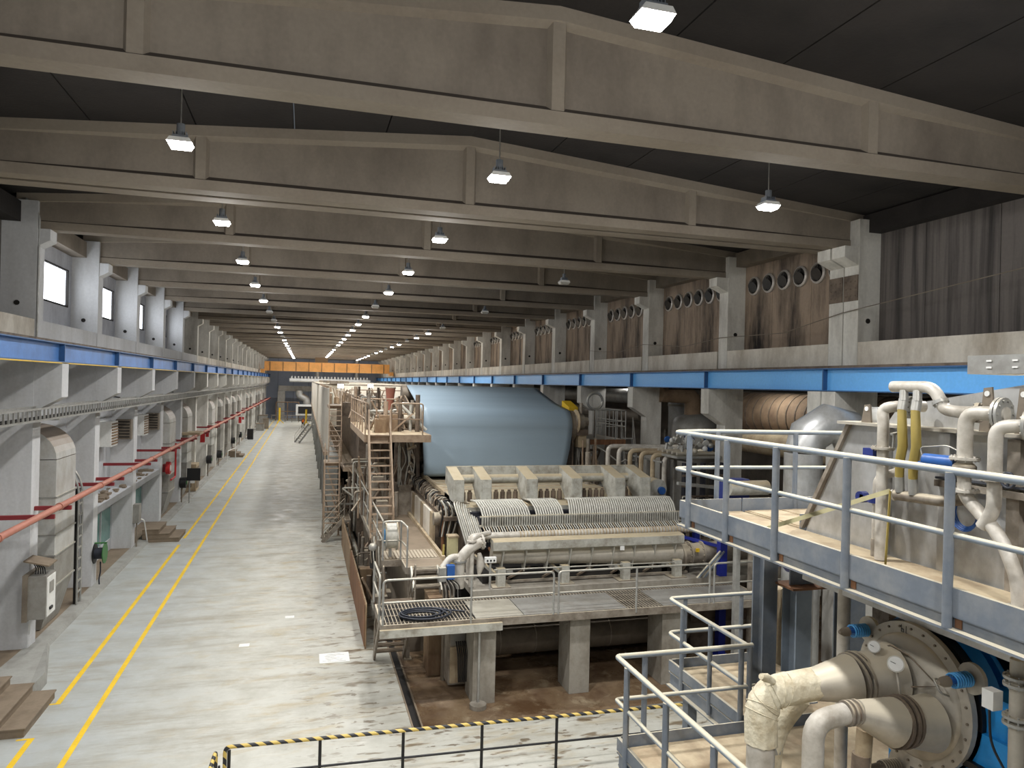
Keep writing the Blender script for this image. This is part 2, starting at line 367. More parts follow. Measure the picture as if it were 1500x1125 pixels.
# grey raised kerb along the left wall
wl_ = struct('wall_left', (-8, 0, 0))
MB().prism([(-7.2, 0), (-6.72, 0), (-6.78, .12), (-7.2, .14)], 'y', 20.9, YEND).build('kerb', 'base_grey', wl_)
MB().add([(-7.2,18.9,0),(-5.95,18.9,0),(-5.95,20.2,0),(-6.72,23,0),(-7.2,23,0),(-7.2,18.9,.32),(-5.97,18.9,.32),(-5.97,20.1,.32),(-6.75,22.9,.14),(-7.2,22.9,.14)],
         [(0,1,6,5),(1,2,7,6),(2,3,8,7),(3,4,9,8),(4,0,5,9),(5,6,7,8,9),(0,4,3,2,1)]).build('kerb_ramp', 'base_grey', wl_)
MB().box(-8.0, -7.15, -6, YEND, 0, .14).build('ledge_floor', 'wood_brown', wl_)
ROOM = (3, 4, 19, 20)
for i in range(-2, NB):
    y0, y1 = YC(i)+.3, YC(i+1)-.3
    if y0 > YEND: break
    y1 = min(y1, YEND)
    ym = (y0+y1)/2
    for a, c in ((y0, ym), (ym, y1)):
        MB().box(-8.12, -8.0, a-.29 if a == y0 else a+.012, c-.012 if c == ym else c+.3, 0, 9.1).build('wall_panel', 'panel_grey', wl_)
    MB().box(-8.1, XL-.02, y0, y1, 8.5, 9.12).build('sill_beam', 'sill_concrete' if i < 2 or i > 6 else 'column_white', wl_)
    MB().box(-8.1, -7.5, y0, y1, 11.75, 12.3).build('eave_beam', 'beam_concrete' if i > 1 else 'soot_roof', wl_)
    if i in (2, 3, 4, 5):
        wy0, wy1 = ym-1.55, ym+2.35                        # daylight window
        for a, c, z0, z1 in ((y0-.3, wy0, 9.1, 12), (wy1, y1+.3, 9.1, 12), (wy0, wy1, 9.1, 9.94), (wy0, wy1, 11.22, 12)):
            MB().box(-8.1, -7.95, a, c, z0, z1).build('upper_panel', 'upper_panel', wl_)
        b = MB(); b.box(-8.0, -7.92, wy0, wy0+.05, 9.94, 11.22); b.box(-8.0, -7.92, wy1-.05, wy1, 9.94, 11.22); b.box(-8.0, -7.92, wy0, wy1, 9.94, 9.99); b.box(-8.0, -7.92, wy0, wy1, 11.17, 11.22)
        w = struct('window_%d' % (i-1), (-8, ym, 10)); b.build('window_frame', 'dark_void', w)
        MB().box(-8.06, -8.03, wy0, wy1, 9.94, 11.22).build('pane', 'daylight', w)
    else:
        for a, c in ((y0-.3, ym-.01), (ym+.01, y1+.3)):
            MB().box(-8.1, -7.95, a, c, 9.1, 12).build('upper_panel', 'sheet_streaked' if i < 2 else 'upper_panel', wl_)
MB().box(-8.4, -8.15, -6, YEND, 0, 13).build('outer_skin', 'dark_void', wl_)

wr = struct('wall_right', (15, 0, 8))
for i in range(-2, NB):
    y0, y1 = YC(i)+(.3 if i != 1 else .62), YC(i+1)-.3
    if y0 > YEND: break
    y1 = min(y1, YEND)
    z = 8.35
    MB().box(XR+.02, 15.1, y0, y1, z, 9.02).build('sill_beam', 'sill_concrete', wr)
    MB().box(14.6, 15.1, y0, y1, 12.0, 12.5).build('eave_beam', 'soot_roof' if i < 1 else 'dark_pipe', wr)
    n = 3
    for k in range(n):
        a = y0-.3+(y1-y0+.6)*k/n; c = y0-.3+(y1-y0+.6)*(k+1)/n
        MB().box(15.0, 15.15, a+.008, c-.008, 9.0, 12.1).build('upper_panel', 'sheet_streaked' if i < 1 else 'soot_panel', wr)
    MB().box(15.15, 15.2, y0-.3, y1+.3, 7.6, 13).build('outer_skin', 'dark_void', wr)
MB().box(21.6, 21.8, -6, YEND, -.2, 8.6).build('rear_wall', 'dark_pipe', wr)
MB().box(15.2, 21.8, -6, YEND, 8.35, 8.6).build('rear_ceiling', 'soot_roof', wr)
MB().box(XR+.7, 15.2, -6, YEND, 8.2, 8.34).build('rear_ceiling', 'soot_roof', wr)

wb = struct('wall_back', (3, YEND, 0))
for k in range(8):
    a = -8+k*2.9; MB().box(a+.02, a+2.88, YEND, YEND+.2, 0, 13.6).build('wall_panel', 'back_wall', wb)
MB().box(-8, 16, YEND+.2, YEND+.3, -.2, 13.6).build('outer_skin', 'dark_void', wb)

# roof: soot-blackened ribbed slabs lying on the beams, ridge over X = 3.6
ce = struct('ceiling', (XM, 10, 13))
def roofz(x): return 13.42 - abs(x-XM)*.078
for i in range(-3, NB):
    a, c = YB(i)+.2, YB(i+1)+.2
    nx = 6 if i < 3 else 2
    for s in (-1, 1):
        for k in range(nx):
            w = 11.9/nx; x0 = XM+s*w*k; x1 = XM+s*w*(k+1)-s*.03
            MB().add([(x0,a,roofz(x0)),(x1,a,roofz(x1)),(x1,c,roofz(x1)),(x0,c,roofz(x0)),(x0,a,roofz(x0)+.15),(x1,a,roofz(x1)+.15),(x1,c,roofz(x1)+.15),(x0,c,roofz(x0)+.15)],
                     [(0,3,2,1),(4,5,6,7),(0,1,5,4),(1,2,6,5),(2,3,7,6),(3,0,4,7)]).build('roof_slab', 'soot_roof' if i < 2 else 'dark_pipe' if i > 5 else 'soot_roof', ce)

def roof_beam(y, label, group=None, full=True):
    t = thing('roof_beam', label, 'beam', (XM, y+.22, 11.6), group)
    x0, x1 = XL-.55, XR+.45
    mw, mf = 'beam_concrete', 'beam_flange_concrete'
    MB().add([(x0,y,11.6),(x1,y,11.6),(x1,y+.44,11.6),(x0,y+.44,11.6),(x0,y,11.82),(x1,y,11.82),(x1,y+.44,11.82),(x0,y+.44,11.82),
              (x0,y+.13,11.92),(x1,y+.13,11.92),(x1,y+.31,11.92),(x0,y+.31,11.92)],
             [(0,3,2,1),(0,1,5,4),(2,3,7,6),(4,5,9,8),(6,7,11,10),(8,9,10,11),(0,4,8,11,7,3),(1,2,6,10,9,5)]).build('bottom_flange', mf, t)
    zt = lambda x: roofz(x)-.22
    ya, yc = y+.13, y+.31
    MB().prism([(x0, 11.9), (x1, 11.9), (x1, zt(x1)), (XM, zt(XM)), (x0, zt(x0))], 'y', ya, yc).build('web', mw, t)
    for s, xe in ((-1, x0), (1, x1)):
        MB().add([(XM,y,zt(XM)),(xe,y,zt(xe)),(xe,y+.44,zt(xe)),(XM,y+.44,zt(XM)),(XM,y,roofz(XM)),(xe,y,roofz(xe)),(xe,y+.44,roofz(xe)),(XM,y+.44,roofz(XM)),
                  (XM,ya,zt(XM)-.08),(xe,ya,zt(xe)-.08),(xe,yc,zt(xe)-.08),(XM,yc,zt(XM)-.08)],
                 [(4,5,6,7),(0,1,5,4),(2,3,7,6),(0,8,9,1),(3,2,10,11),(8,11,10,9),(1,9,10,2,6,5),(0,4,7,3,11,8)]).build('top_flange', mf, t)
    # end blocks and stiffening ribs leave the long shallow panels between them
    for xo, xm, xi in ((x0, XL+1.2, XL+4.2), (x1, XR-1.2, XR-4.4)):
        pl = [(xo, y+.03), (xm, y+.03), (xi, ya-.002), (xi, yc+.002), (xm, y+.41), (xo, y+.41)]; n = 6
        MB().add([(px, py, 11.83) for px, py in pl] + [(px, py, zt(px)-.01) for px, py in pl], [tuple(range(n))[::-1], tuple(range(n, 2*n))] + [(i, (i+1) % n, n+(i+1) % n, n+i) for i in range(n)]).build('end_block', mw, t)
    if full:
        for xr in (XM, XM-5.83, XM+5.83):
            MB().add([(xr-.1,y+.02,11.83),(xr+.1,y+.02,11.83),(xr+.16,ya,11.83),(xr-.16,ya,11.83),(xr-.1,y+.02,zt(xr)),(xr+.1,y+.02,zt(xr)),(xr+.16,ya,zt(xr)),(xr-.16,ya,zt(xr))],
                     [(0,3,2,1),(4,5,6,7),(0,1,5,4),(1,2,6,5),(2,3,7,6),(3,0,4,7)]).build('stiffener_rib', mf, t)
    return t
roof_beam(YB(0), 'pitched concrete roof beam nearest the camera, crossing the top of the picture', 'roof beams')
roof_beam(YB(1), 'front one of the paired concrete roof beams at the expansion joint', 'roof beams')
roof_beam(YB(1)+.62, 'rear one of the paired concrete roof beams, just behind its twin', 'roof beams')
for i in range(2, NB):
    if i < 9: lb = 'concrete roof beam, %s behind the paired beams, ribbed web' % ORD[i-2]
    else: lb = 'distant concrete roof beam, %s behind the paired beams' % ORD[i-2]
    roof_beam(YB(i), lb, 'roof beams', i < 12)

# columns
def col_left(i, label):
    y = YC(i); a, c = y-.3, y+.3; m = 'column_white' if 2 <= i < 7 else 'column_concrete'
    t = thing('concrete_column', label, 'column', (-7.5, y, 0), 'left wall columns')
    MB().box(-8.0, XL, a, c, .1, 12.35).build('shaft', m, t)
    MB().prism([(XL, 7.95), (-6.43, 7.95), (-6.43, 7.0), (XL, 6.6)], 'y', a+.02, c-.02).build('corbel', m, t)
    MB().prism([(XL, 11.6), (-6.8, 11.6), (-6.8, 11.3), (XL, 11.12)], 'y', a+.03, c-.03).build('beam_seat', m, t)
    MB().cyl((-7.55, a-.02, 9.55), (-7.55, a+.03, 9.55), .07, 10).build('cast_hole', 'dark_void', t)
def col_right(y, label, holes=True, lowm='column_concrete'):
    a, c = y-.27, y+.27
    t = thing('concrete_column', label, 'column', (14.6, y, 0), 'right wall columns')
    MB().box(XR, 15.0, a, c, 0, 12.35).build('shaft', lowm, t)
    MB().prism([(XR, 7.66), (13.63, 7.66), (13.63, 6.79), (XR, 6.38)], 'y', a+.01, c-.01).build('corbel', lowm, t)
    MB().prism([(XR, 11.6), (13.85, 11.6), (13.85, 11.3), (XR, 11.1)], 'y', a+.02, c-.02).build('beam_seat', lowm, t)
    MB().cyl((14.62, a-.02, 9.6), (14.62, a+.03, 9.6), .07, 10).build('cast_hole', 'dark_void', t)
    return t
for i in range(0, NB):
    if i < 2: lbl = 'dark left wall column at the picture edge beside the soot-stained wall' if i == 1 else 'left wall column beside the camera before the steps'
    elif i < 10: lbl = 'pale left wall column with corbel, %s along the aisle beyond the wooden steps' % ORD[i-2]
    else: lbl = 'distant left wall column, %s beyond the wooden steps' % ORD[i-2]
    col_left(i, lbl)
t1 = col_right(YC(1)-.28+.02, 'front half of the doubled right wall column with a rusty steel band')
t2 = col_right(YC(1)+.32, 'rear half of the doubled right wall column beside the vent bay')
for yy, t_ in ((YC(1)-.26, t1), (YC(1)+.32, t2)):
    b = MB(); b.box(XR-.03, XR, yy-.26, yy+.26, 10.15, 10.85)
    for q in range(3):
        for r_ in range(3): b.cyl((XR-.045, yy-.18+q*.18, 10.28+r_*.2), (XR, yy-.18+q*.18, 10.28+r_*.2), .02, 6)
    b.build('steel_band', 'grime_steel', t_)
for i in range(2, NB):
    if i < 9: lbl = 'right wall column with corbel, %s beyond the doubled column' % ORD[i-2]
    else: lbl = 'distant right wall column, %s beyond the doubled column' % ORD[i-2]
    col_right(YC(i)-.1, lbl)

# crane girders
def girder(x, z0, z1, side, label, m):
    t = thing('crane_girder', label, 'girder', (x, 0, z0))
    i = -1
    ys = [-5] + [YC(k) for k in range(0, NB)] + [YEND-.2]
    MB().box(x-.012, x+.012, -5, YEND-.2, z0+.03, z1-.03).build('web', m, t)
    for za, zb in ((z0, z0+.03), (z1-.03, z1)): MB().box(x-.17, x+.17, -5, YEND-.2, za, zb).build('flange', 'flange_blue', t)
    MB().box(x-.035, x+.035, -5, YEND-.2, z1, z1+.07).build('crane_rail', 'grime_steel', t)
    for k in range(0, NB): MB().box(x-.15, x+.15, YC(k)-.02, YC(k)+.02, z0+.03, z1-.03).build('stiffener', 'flange_blue', t)
    return t
g = girder(-6.6, 7.96, 8.5, 1, 'long blue steel crane girder on the left wall corbels', 'crane_blue_worn')
MB().box(-6.46, -6.43, -5, YEND-.2, 7.93, 7.958).build('conductor_strip', 'yellow', g)
girder(13.8, 7.67, 8.3, -1, 'long bright blue steel crane girder on the right wall corbels', 'crane_blue')

b = MB(); b.tube([(14.24, YC(0), 10.4), (14.24, YC(1), 9.85), (14.24, 19.2, 9.45), (14.24, YC(2), 9.5), (14.24, 25.3, 9.3), (14.24, YC(3), 9.55), (14.24, 31.4, 9.3), (14.24, YC(4), 9.5)], .012, 6)
tag(b.build('wall_cable', 'dark_pipe'), 'thin sagging cable strung along the upper right wall columns', 'cable')
# round ports (ventilation openings) in the upper right panels
port = None
for bi in range(1, 9):
    for k in range(6):
        y = 17.75+.81*k + D*(bi-1)
        lb = 'round ringed vent port, %s from the near column in the %s vent bay' % (ORD[k], ORD[bi-1])
        if port is None:
            port = thing('vent_port', lb, 'vent', (15, y, 11.28), 'round vent ports')
            o = []; n = 20
            b = MB()
            for j in range(n):
                a0, a1 = 2*PI*j/n, 2*PI*(j+1)/n
                for ra, rb, xa, xb in ((.27, .33, 14.9, 14.93), ):
                    vs = [(x, y+r_*math.cos(q), 11.28+r_*math.sin(q)) for x, r_ in ((xa, ra), (xb, rb)) for q in (a0, a1)]
                    b.add(vs, [(0, 1, 3, 2)]); 
                    vs = [(x, y+ra*math.cos(q), 11.28+ra*math.sin(q)) for x in (14.9, 15.0) for q in (a0, a1)]; b.add(vs, [(0, 1, 3, 2)])
                    vs = [(x, y+rb*math.cos(q), 11.28+rb*math.sin(q)) for x in (14.93, 15.0) for q in (a0, a1)]; b.add(vs, [(0, 1, 3, 2)])
            b.build('ring', 'port_ring', port)
            MB().cyl((14.97, y, 11.28), (15.0, y, 11.28), .27, 20).build('duct_mouth', 'dark_void', port)
            b = MB(); b.tube([(14.97, y, 11.28), (14.86, y-.02, 11.24)], [.15, .19], 14); b.bar((14.95, y-.26, 11.28), (14.95, y+.26, 11.28), .02, .03); b.bar((14.95, y, 11.02), (14.95, y, 11.54), .02, .03)
            b.build('nozzle', 'port_glass', port)
        else: dup(port, (15, y, 11.28), lb)

# pendant high-bay lights
lamp = lamp_off = None
def mk_lamp(x, y, lit, lb, grp):
    zt = roofz(x); t = thing('pendant_light', lb, 'lamp', (x, y, 11.45), grp)
    MB().cyl((x, y, 11.78), (x, y, zt), .012, 6).build('suspension_rod', 'galvanised', t)
    b = MB(); b.cyl((x, y, 11.58), (x, y, 11.78), .065, 14); b.box(x-.12, x+.12, y-.1, y+.1, 11.53, 11.58)
    for k in range(6): b.box(x-.11+k*.04, x-.1+k*.04, y-.09, y+.09, 11.58, 11.64)
    b.build('driver_housing', 'paint_grey', t)
    rf = MB().prism([(x-.15, 11.53), (x+.15, 11.53), (x+.195, 11.46), (x-.195, 11.46)], 'y', y-.15, y+.15).build('reflector', 'white', t)
    MB().add([(x-.15,y-.11,11.385),(x+.15,y-.11,11.385),(x+.15,y+.11,11.385),(x-.15,y+.11,11.385),(x-.19,y-.145,11.46),(x+.19,y-.145,11.46),(x+.19,y+.145,11.46),(x-.19,y+.145,11.46)],[(0,3,2,1),(4,5,6,7),(0,1,5,4),(1,2,6,5),(2,3,7,6),(3,0,4,7)]).build('lens', 'lens_lit' if lit else 'lens_off', rf)
    if lit:
        for kd, e in (('SPOT', LAMP_W), ('POINT', LAMP_W*.11)):
            ld = bpy.data.lights.new('lamp_light', kd); ld.energy = e; ld.shadow_soft_size = .2; ld.color = (1, .99, .975)
            if kd == 'SPOT': ld.spot_size = math.radians(150); ld.spot_blend = .9
            lo = bpy.data.objects.new('lamp_light', ld); COL.objects.link(lo); lo.parent = t; lo.location = (0, 0, -.25)
    return t
ROWS = ((-2.05, 'left'), (3.35, 'middle'), (9.1, 'right'))
OFF = {'left': (6, 7, 10), 'middle': (5, 13), 'right': (3, 5, 7, 10, 13, 16)}
MISS = {'left': (), 'middle': (), 'right': (2, 4, 6)}
for x, nm in ROWS:
    for k in range(-2, 22):
        if k in MISS[nm]: continue
        y = 6.75 + D*k; lit = k not in OFF[nm]
        if k < 0: lb = '%s pendant high-bay lamp hanging %s the camera' % (nm, 'right behind' if k == -1 else 'farther behind')
        else: lb = '%s hanging lamp position from the camera in the %s row, %s' % (ORD[k], nm, 'lit' if lit else 'unlit')
        mk_lamp(x, y, lit, lb, 'pendant lamps of the %s row' % nm)
# low shaded room to the right has its own lamp
t = thing('ceiling_lamp', 'small lit lamp under the ceiling behind the right wall columns', 'lamp', (15.9, 22.6, 8.0))
MB().box(15.6, 16.2, 22.3, 22.9, 8.25, 8.35).build('housing', 'white', t); MB().box(15.65, 16.15, 22.35, 22.85, 8.23, 8.25).build('lens', 'lens_lit', t)
for yy in (22.6, 34):
    ld = bpy.data.lights.new('lamp_light', 'POINT'); ld.energy = 60; ld.shadow_soft_size = .2; lo = bpy.data.objects.new('lamp_light', ld); COL.objects.link(lo); lo.parent = t; lo.location = (0, yy-22.6, -.1)

# overhead crane far down the hall
t = thing('overhead_crane', 'orange overhead travelling crane spanning the far end of the hall', 'crane', (3.6, 122, 8.5))
MB().box(-6.3, 13.5, 121.4, 122.4, 8.95, 10.4).build('bridge_girder', 'orange', t)
MB().box(-6.3, 13.5, 121.3, 122.5, 10.4, 10.46).build('top_flange', 'orange', t)
b = MB()
for k in range(10): b.box(-5.5+k*2, -5.4+k*2, 121.3, 121.4, 8.95, 10.4)
b.build('stiffener', 'gate_brown', t, None)
for x in (-6.6, 13.8): MB().box(x-.25, x+.3, 120.6, 123.2, 8.6, 9.2).build('end_carriage', 'orange', t)
MB().box(1.5, 3.5, 121.2, 122.6, 10.46, 11.3).build('trolley', 'gate_brown', t)
# ================================================================ LEFT WALL FITTINGS
# concrete steps at the left kerb
def steps(label, x0, x1, y0, y1, n, dh, m='wood_brown'):
    t = thing('floor_steps', label, 'steps', ((x0+x1)/2, (y0+y1)/2, 0))
    w = (x1-x0)/(n+.6)
    for k in range(n):
        b = MB(); xb = x1-w*k; b.box(x0, xb, y0, y1, dh*k, dh*(k+1)-.03); b.box(x0, xb+.03, y0-.02, y1+.02, dh*(k+1)-.03, dh*(k+1)); b.build('step', m, t)
    return t
steps('brown three-tread steps at the lower left corner of the picture', -7.15, -5.5, 17.3, 19.25, 3, .2)
steps('small brown steps beside the kerb before the dark recess', -7.0, -5.45, 36.3, 38.2, 3, .2)
steps('far small steps on the left kerb near the white rail', -6.9, -5.6, 74, 76, 3, .2)
b = MB(); b.ball((-6.75, 18.25, .72), .12); b.cyl((-6.75, 18.25, .6), (-6.75, 18.25, .7), .1)
tag(b.build('blue_bottle', 'spring_blue'), 'small blue container at the left edge on the brown steps', 'container')

# boxed vertical air ducts with curved tops
def duct(y0, label, group='boxed air ducts on the left wall', w=1.85, full=True, taper=True, top=5.15):
    t = thing('air_duct', label, 'duct', (-7.45, y0+w/2, .12), group); x0, x1 = -7.98, -6.9; y1 = y0+w
    zs = [1.45, 2.35, 2.95, 3.75, 4.05, top] if full else [1.45, top]
    for a, c in zip(zs[:-1], zs[1:]):
        MB().box(x0, x1, y0, y1, a+.02, c-.02).build('duct_section', 'duct_white' if a > 2.2 else 'duct_grey', t)
        b = MB(); b.box(x0, x1+.04, y0-.03, y1+.03, a-.02, a+.02); b.build('joint_flange', 'galvanised', t)
    pl = [(x0, top), (x1, top)] + [(x0+(x1-x0)*math.cos(a), top+.95*math.sin(a)) for a in [PI/2*k/8 for k in range(1, 9)]]
    MB().prism(pl, 'y', y0, y1).build('curved_hood', 'duct_white', t)
    MB().add([(x0,y0+.15,.16),(x1-.35,y0+.15,.16),(x1-.35,y1-.1,.16),(x0,y1-.1,.16),(x0,y0,1.43),(x1,y0,1.43),(x1,y1,1.43),(x0,y1,1.43)],
             [(0,3,2,1),(4,5,6,7),(0,1,5,4),(1,2,6,5),(2,3,7,6),(3,0,4,7)]).build('tapered_foot', 'duct_grey', t)
    return t
duct(23.8, 'large boxed air duct with brown curved top in the first bay beyond the switch box')
DW = {5: 'boxed air duct just before the black notice board, nearer of that pair', 6: 'second boxed air duct just before the black notice board'}
n = 0
for i in (5, 6, 8, 9, 10, 11, 12, 14, 15, 17, 18, 20):
    duct(YC(i)+1.05, DW.get(i) or ('boxed air duct, %s beyond the black notice board' % ORD[n]), full=i < 9)
    if i > 6: n += 1
# cable riser with arched top beside the large duct
t = thing('cable_riser', 'arched cable riser with rungs beside the large boxed duct', 'cable riser', (-7.3, 26.7, .2))
for yy in (26.45, 26.85): MB().pipe([(-7.0, yy, .14), (-7.0, yy, 4.0), (-7.3, yy, 4.6), (-7.98, yy, 4.85)], .035, .4, 8).build('side_rail', 'galvanised', t)
for k in range(10): MB().box(-7.02, -6.98, 26.45, 26.85, .5+k*.36, .55+k*.36).build('rung', 'galvanised', t)
b = MB(); b.box(-7.12, -7.04, 26.5, 26.8, .14, 3.9); b.build('cable_bundle', 'dark_void', t)
# low cabins in bays 3 and 4
for i, w in ((3, 'first'), (4, 'second')):
    y0, y1 = YC(i)+.3, YC(i+1)-.3
    t = thing('wall_cabin', '%s low cabin between the columns with greenish window and debris on its roof' % w, 'cabin', (-7.5, (y0+y1)/2, .14))
    MB().box(-7.98, -7.12, y0, y1, 2.6, 2.85).build('roof_slab', 'panel_grey', t)
    b = MB(); 
    for k in range(26):
        x = random.uniform(-7.85, -7.2); y = random.uniform(y0+.3, y1-.3); s = random.uniform(.06, .22); b.box(x-s*.5, x+s*.5, y-s, y+s, 2.85, 2.85+s*.5)
    b.build('roof_debris', 'wood_brown', t, 'stuff')
    MB().box(-7.98, -7.9, y0, y1, .14, .62).build('lower_wall', 'panel_grey', t)
    MB().box(-7.98, -7.92, y0, y1, 2.0, 2.6).build('upper_wall', 'panel_grey', t)
    MB().box(-7.98, -7.94, y0+.5, y1-.03, .62, 2.0).build('window_pane', 'glass_green', t)
    for a in (y0+.45, (y0+y1)/2+1, y1-.06): MB().box(-7.98, -7.88, a, a+.06, .6, 2.02).build('window_mullion', 'panel_grey', t)
    # air conditioning condensers above
    for k, (ya, za) in enumerate(((y1-1.6, 4.75), (y1-.35, 4.9))):
        lb = '%s louvred condenser box above the %s low cabin' % (('larger wall-mounted', 'smaller')[k], w)
        t = thing('condenser_unit', lb, 'air conditioner', (-7.7, ya, za), 'condenser units')
        if k == 0:
            MB().box(-7.98, -7.45, ya-.75, ya+.3, za, za+1.0).build('casing', 'white', t)
            for q in range(8): MB().box(-7.45, -7.41, ya-.68, ya+.24, za+.08+q*.115, za+.13+q*.115).build('louvre', 'gate_brown', t)
        else:
            MB().box(-7.75, -7.15, ya, ya+.34, za, za+.85).build('casing', 'dark_pipe', t)
            for q in range(6): MB().box(-7.7, -7.2, ya-.03, ya, za+.08+q*.13, za+.13+q*.13).build('louvre', 'dark_void', t)
# hose reel
t = thing('hose_reel', 'green and black hose reel on the wall post below the first low cabin window', 'hose reel', (-6.95, 28.85, 1.0))
b = MB(); b.cyl((-7.08, 28.85, 1.25), (-6.78, 28.85, 1.25), .2, 18); b.build('hose_coil', 'hose_dark', t)
b = MB(); b.cyl((-6.78, 28.85, 1.25), (-6.75, 28.85, 1.25), .36, 20); b.build('reel_disc', 'green_reel', t); b = MB(); b.cyl((-7.1, 28.85, 1.25), (-7.07, 28.85, 1.25), .36, 20); b.build('reel_disc', 'black', t)
MB().pipe([(-6.9, 28.85, .95), (-6.88, 28.8, .6), (-6.95, 28.9, .3), (-6.92, 28.9, .02)], .025, .1, 6).build('hose_tail', 'hose_dark', t)
MB().box(-7.1, -6.7, 28.8, 28.9, 1.6, 1.64).build('bracket', 'green_reel', t)
# switch box on near column
t = thing('switch_box', 'grey electrical switch box with white front on the near left column', 'electrical box', (-6.8, 22.4, 1.0))
MB().box(-7.1, -6.98, 21.95, 22.9, 1.0, 2.25).build('back_plate', 'dark_pipe', t); MB().box(-6.98, -6.55, 22.0, 22.75, 1.05, 2.2).build('casing', 'duct_grey', t)
MB().box(-6.55, -6.53, 22.05, 22.7, 1.1, 2.15).build('front_panel', 'white', t); MB().box(-6.53, -6.51, 22.2, 22.5, 1.7, 2.0).build('label_plate', 'duct_grey', t)
MB().box(-6.53, -6.49, 22.2, 22.4, 1.25, 1.32).build('handle', 'black', t)
MB().prism([(-7.1, 2.6), (-6.5, 2.45), (-6.5, 2.49), (-7.1, 2.64)], 'y', 22.0, 22.7).build('drip_hood', 'wood_brown', t)
b = MB()
for k in range(5): b.pipe([(-6.9+.06*k, 22.3, 2.2), (-6.9+.05*k, 22.35, 2.35), (-7.05, 22.4+.05*k, 2.6)], .015, .05, 5)
b.build('cable', 'black', t)
# grey switch box on column 5 side, white cable
t = thing('switch_box', 'small grey switch box with white cable on the column after the second cabin window', 'electrical box', (-6.9, 34.9, .9))
MB().box(-7.1, -6.85, 34.75, 35.2, 1.2, 2.0).build('casing', 'duct_grey', t); MB().pipe([(-6.95, 35.2, 1.3), (-6.8, 35.6, 1.2), (-6.75, 36.1, .14)], .03, .3, 6).build('cable', 'white', t)
MB().cyl((-6.97, 34.97, .02), (-6.97, 34.97, 1.2), .03, 6).build('support_pipe', 'dark_pipe', t)
# cable tray running the length of the wall
t = thing('cable_tray', 'long galvanised ladder cable tray along the left wall above the ducts', 'cable tray', (-6.9, 60, 6.4))
for x in (-7.05, -6.6):
    for z in (6.42, 6.72): MB().box(x-.02, x+.02, 14, 145, z-.025, z+.025).build('side_rail', 'galvanised', t)
rung = None
k = 0
while k < 230:
    y = 16.0+k*.3
    if rung is None:
        rung = MB().box(-6.62, -6.58, y-.018, y+.018, 6.43, 6.71).build('upright', 'galvanised', t); base_y = y
    else:
        c = rung.copy(); COL.objects.link(c); c.location = (0, y-base_y, 0)
    k += 1
for q in range(60): MB().box(-7.05, -6.6, 16+q*1.2-.03, 16+q*1.2+.03, 6.40, 6.42).build('cross_rung', 'galvanised', t)
for i in range(1, NB): MB().bar((-7.1, YC(i), 6.38), (-6.55, YC(i), 6.38), .05, .05).build('bracket', 'galvanised', t)
b = MB()
for q in range(5): b.tube([(-6.98+q*.08, 14, 6.45), (-6.98+q*.08, 145, 6.45)], .025, 6)
b.build('cable', 'dark_void', t)
# salmon pipe with red brackets
t = thing('sprinkler_pipe', 'long salmon red pipe on dark red brackets along the left wall', 'pipe', (-6.3, 70, 4))
MB().tube([(-6.3, 12, 4.06), (-6.3, 145, 4.06)], .085, 10).build('pipe_run', 'salmon_pipe', t)
for q in range(20):
    y = 18+q*6.1/1.5; b = MB(); b.cyl((-6.3, y-.05, 4.06), (-6.3, y+.05, 4.06), .105, 12); b.build('coupling', 'salmon_pipe', t)
for i in range(1, NB):
    for dy in (-1.4, 0): MB().box(-8.0 if dy else -7.1, -6.2, YC(i)+dy-.05, YC(i)+dy+.05, 3.86, 3.97).build('bracket', 'dark_red', t)
MB().prism([(-7.6, 4.1), (-6.1, 4.1), (-6.1, 4.25), (-7.6, 4.25)], 'y', 47.5, 49.0).build('wooden_cover', 'plate_cream', t)
# drip cables hanging under the girder
for i, a in ((1, 'near the picture edge'), (3, 'above the first low cabin'), (5, 'beyond the second low cabin')):
    y = YC(i)+2.6
    b = MB(); b.pipe([(-7.9, y-2, 7.7), (-7.9, y, 7.5), (-7.85, y+.3, 6.9), (-7.1, y+.6, 6.75)], .03, .5, 6)
    tag(b.build('hanging_cable', 'black'), 'dark looped cable dropping to the tray ' + a, 'cable')
# conduit on column 2 upper
b = MB(); b.pipe([(XL+.03, 22.5, 8.6), (XL+.03, 22.5, 12.0), (XL-.3, 22.5, 12.4)], .03, .2, 6)
tag(b.build('conduit', 'galvanised'), 'thin conduit running up the near left column', 'conduit')
# notice board on a post and red signs
t = thing('notice_board', 'black square notice board on a post at the edge of the aisle', 'sign', (-6.3, 47.4, 0))
MB().box(-6.75, -6.0, 47.35, 47.42, 1.35, 2.1).build('board', 'black', t); MB().cyl((-6.6, 47.4, 0), (-6.6, 47.4, 1.4), .04, 8).build('post', 'galvanised', t)
MB().box(-6.55, -6.3, 47.3, 47.35, 1.2, 1.35).build('junction', 'white', t)
t = thing('control_cabinet', 'drab upright cabinet in the recess behind the black notice board', 'cabinet', (-7.4, 52, .14))
MB().box(-7.9, -6.75, 51.2, 52.6, .14, 1.9).build('casing', 'plate_cream', t); MB().box(-7.7, -7.0, 51.16, 51.2, .4, 1.7).build('door', 'wood_brown', t)
MB().box(-6.74, -6.72, 51.4, 52.4, .3, 1.7).build('door', 'wood_brown', t)
for (y, z, lb) in ((47.0, 0, ''),): pass
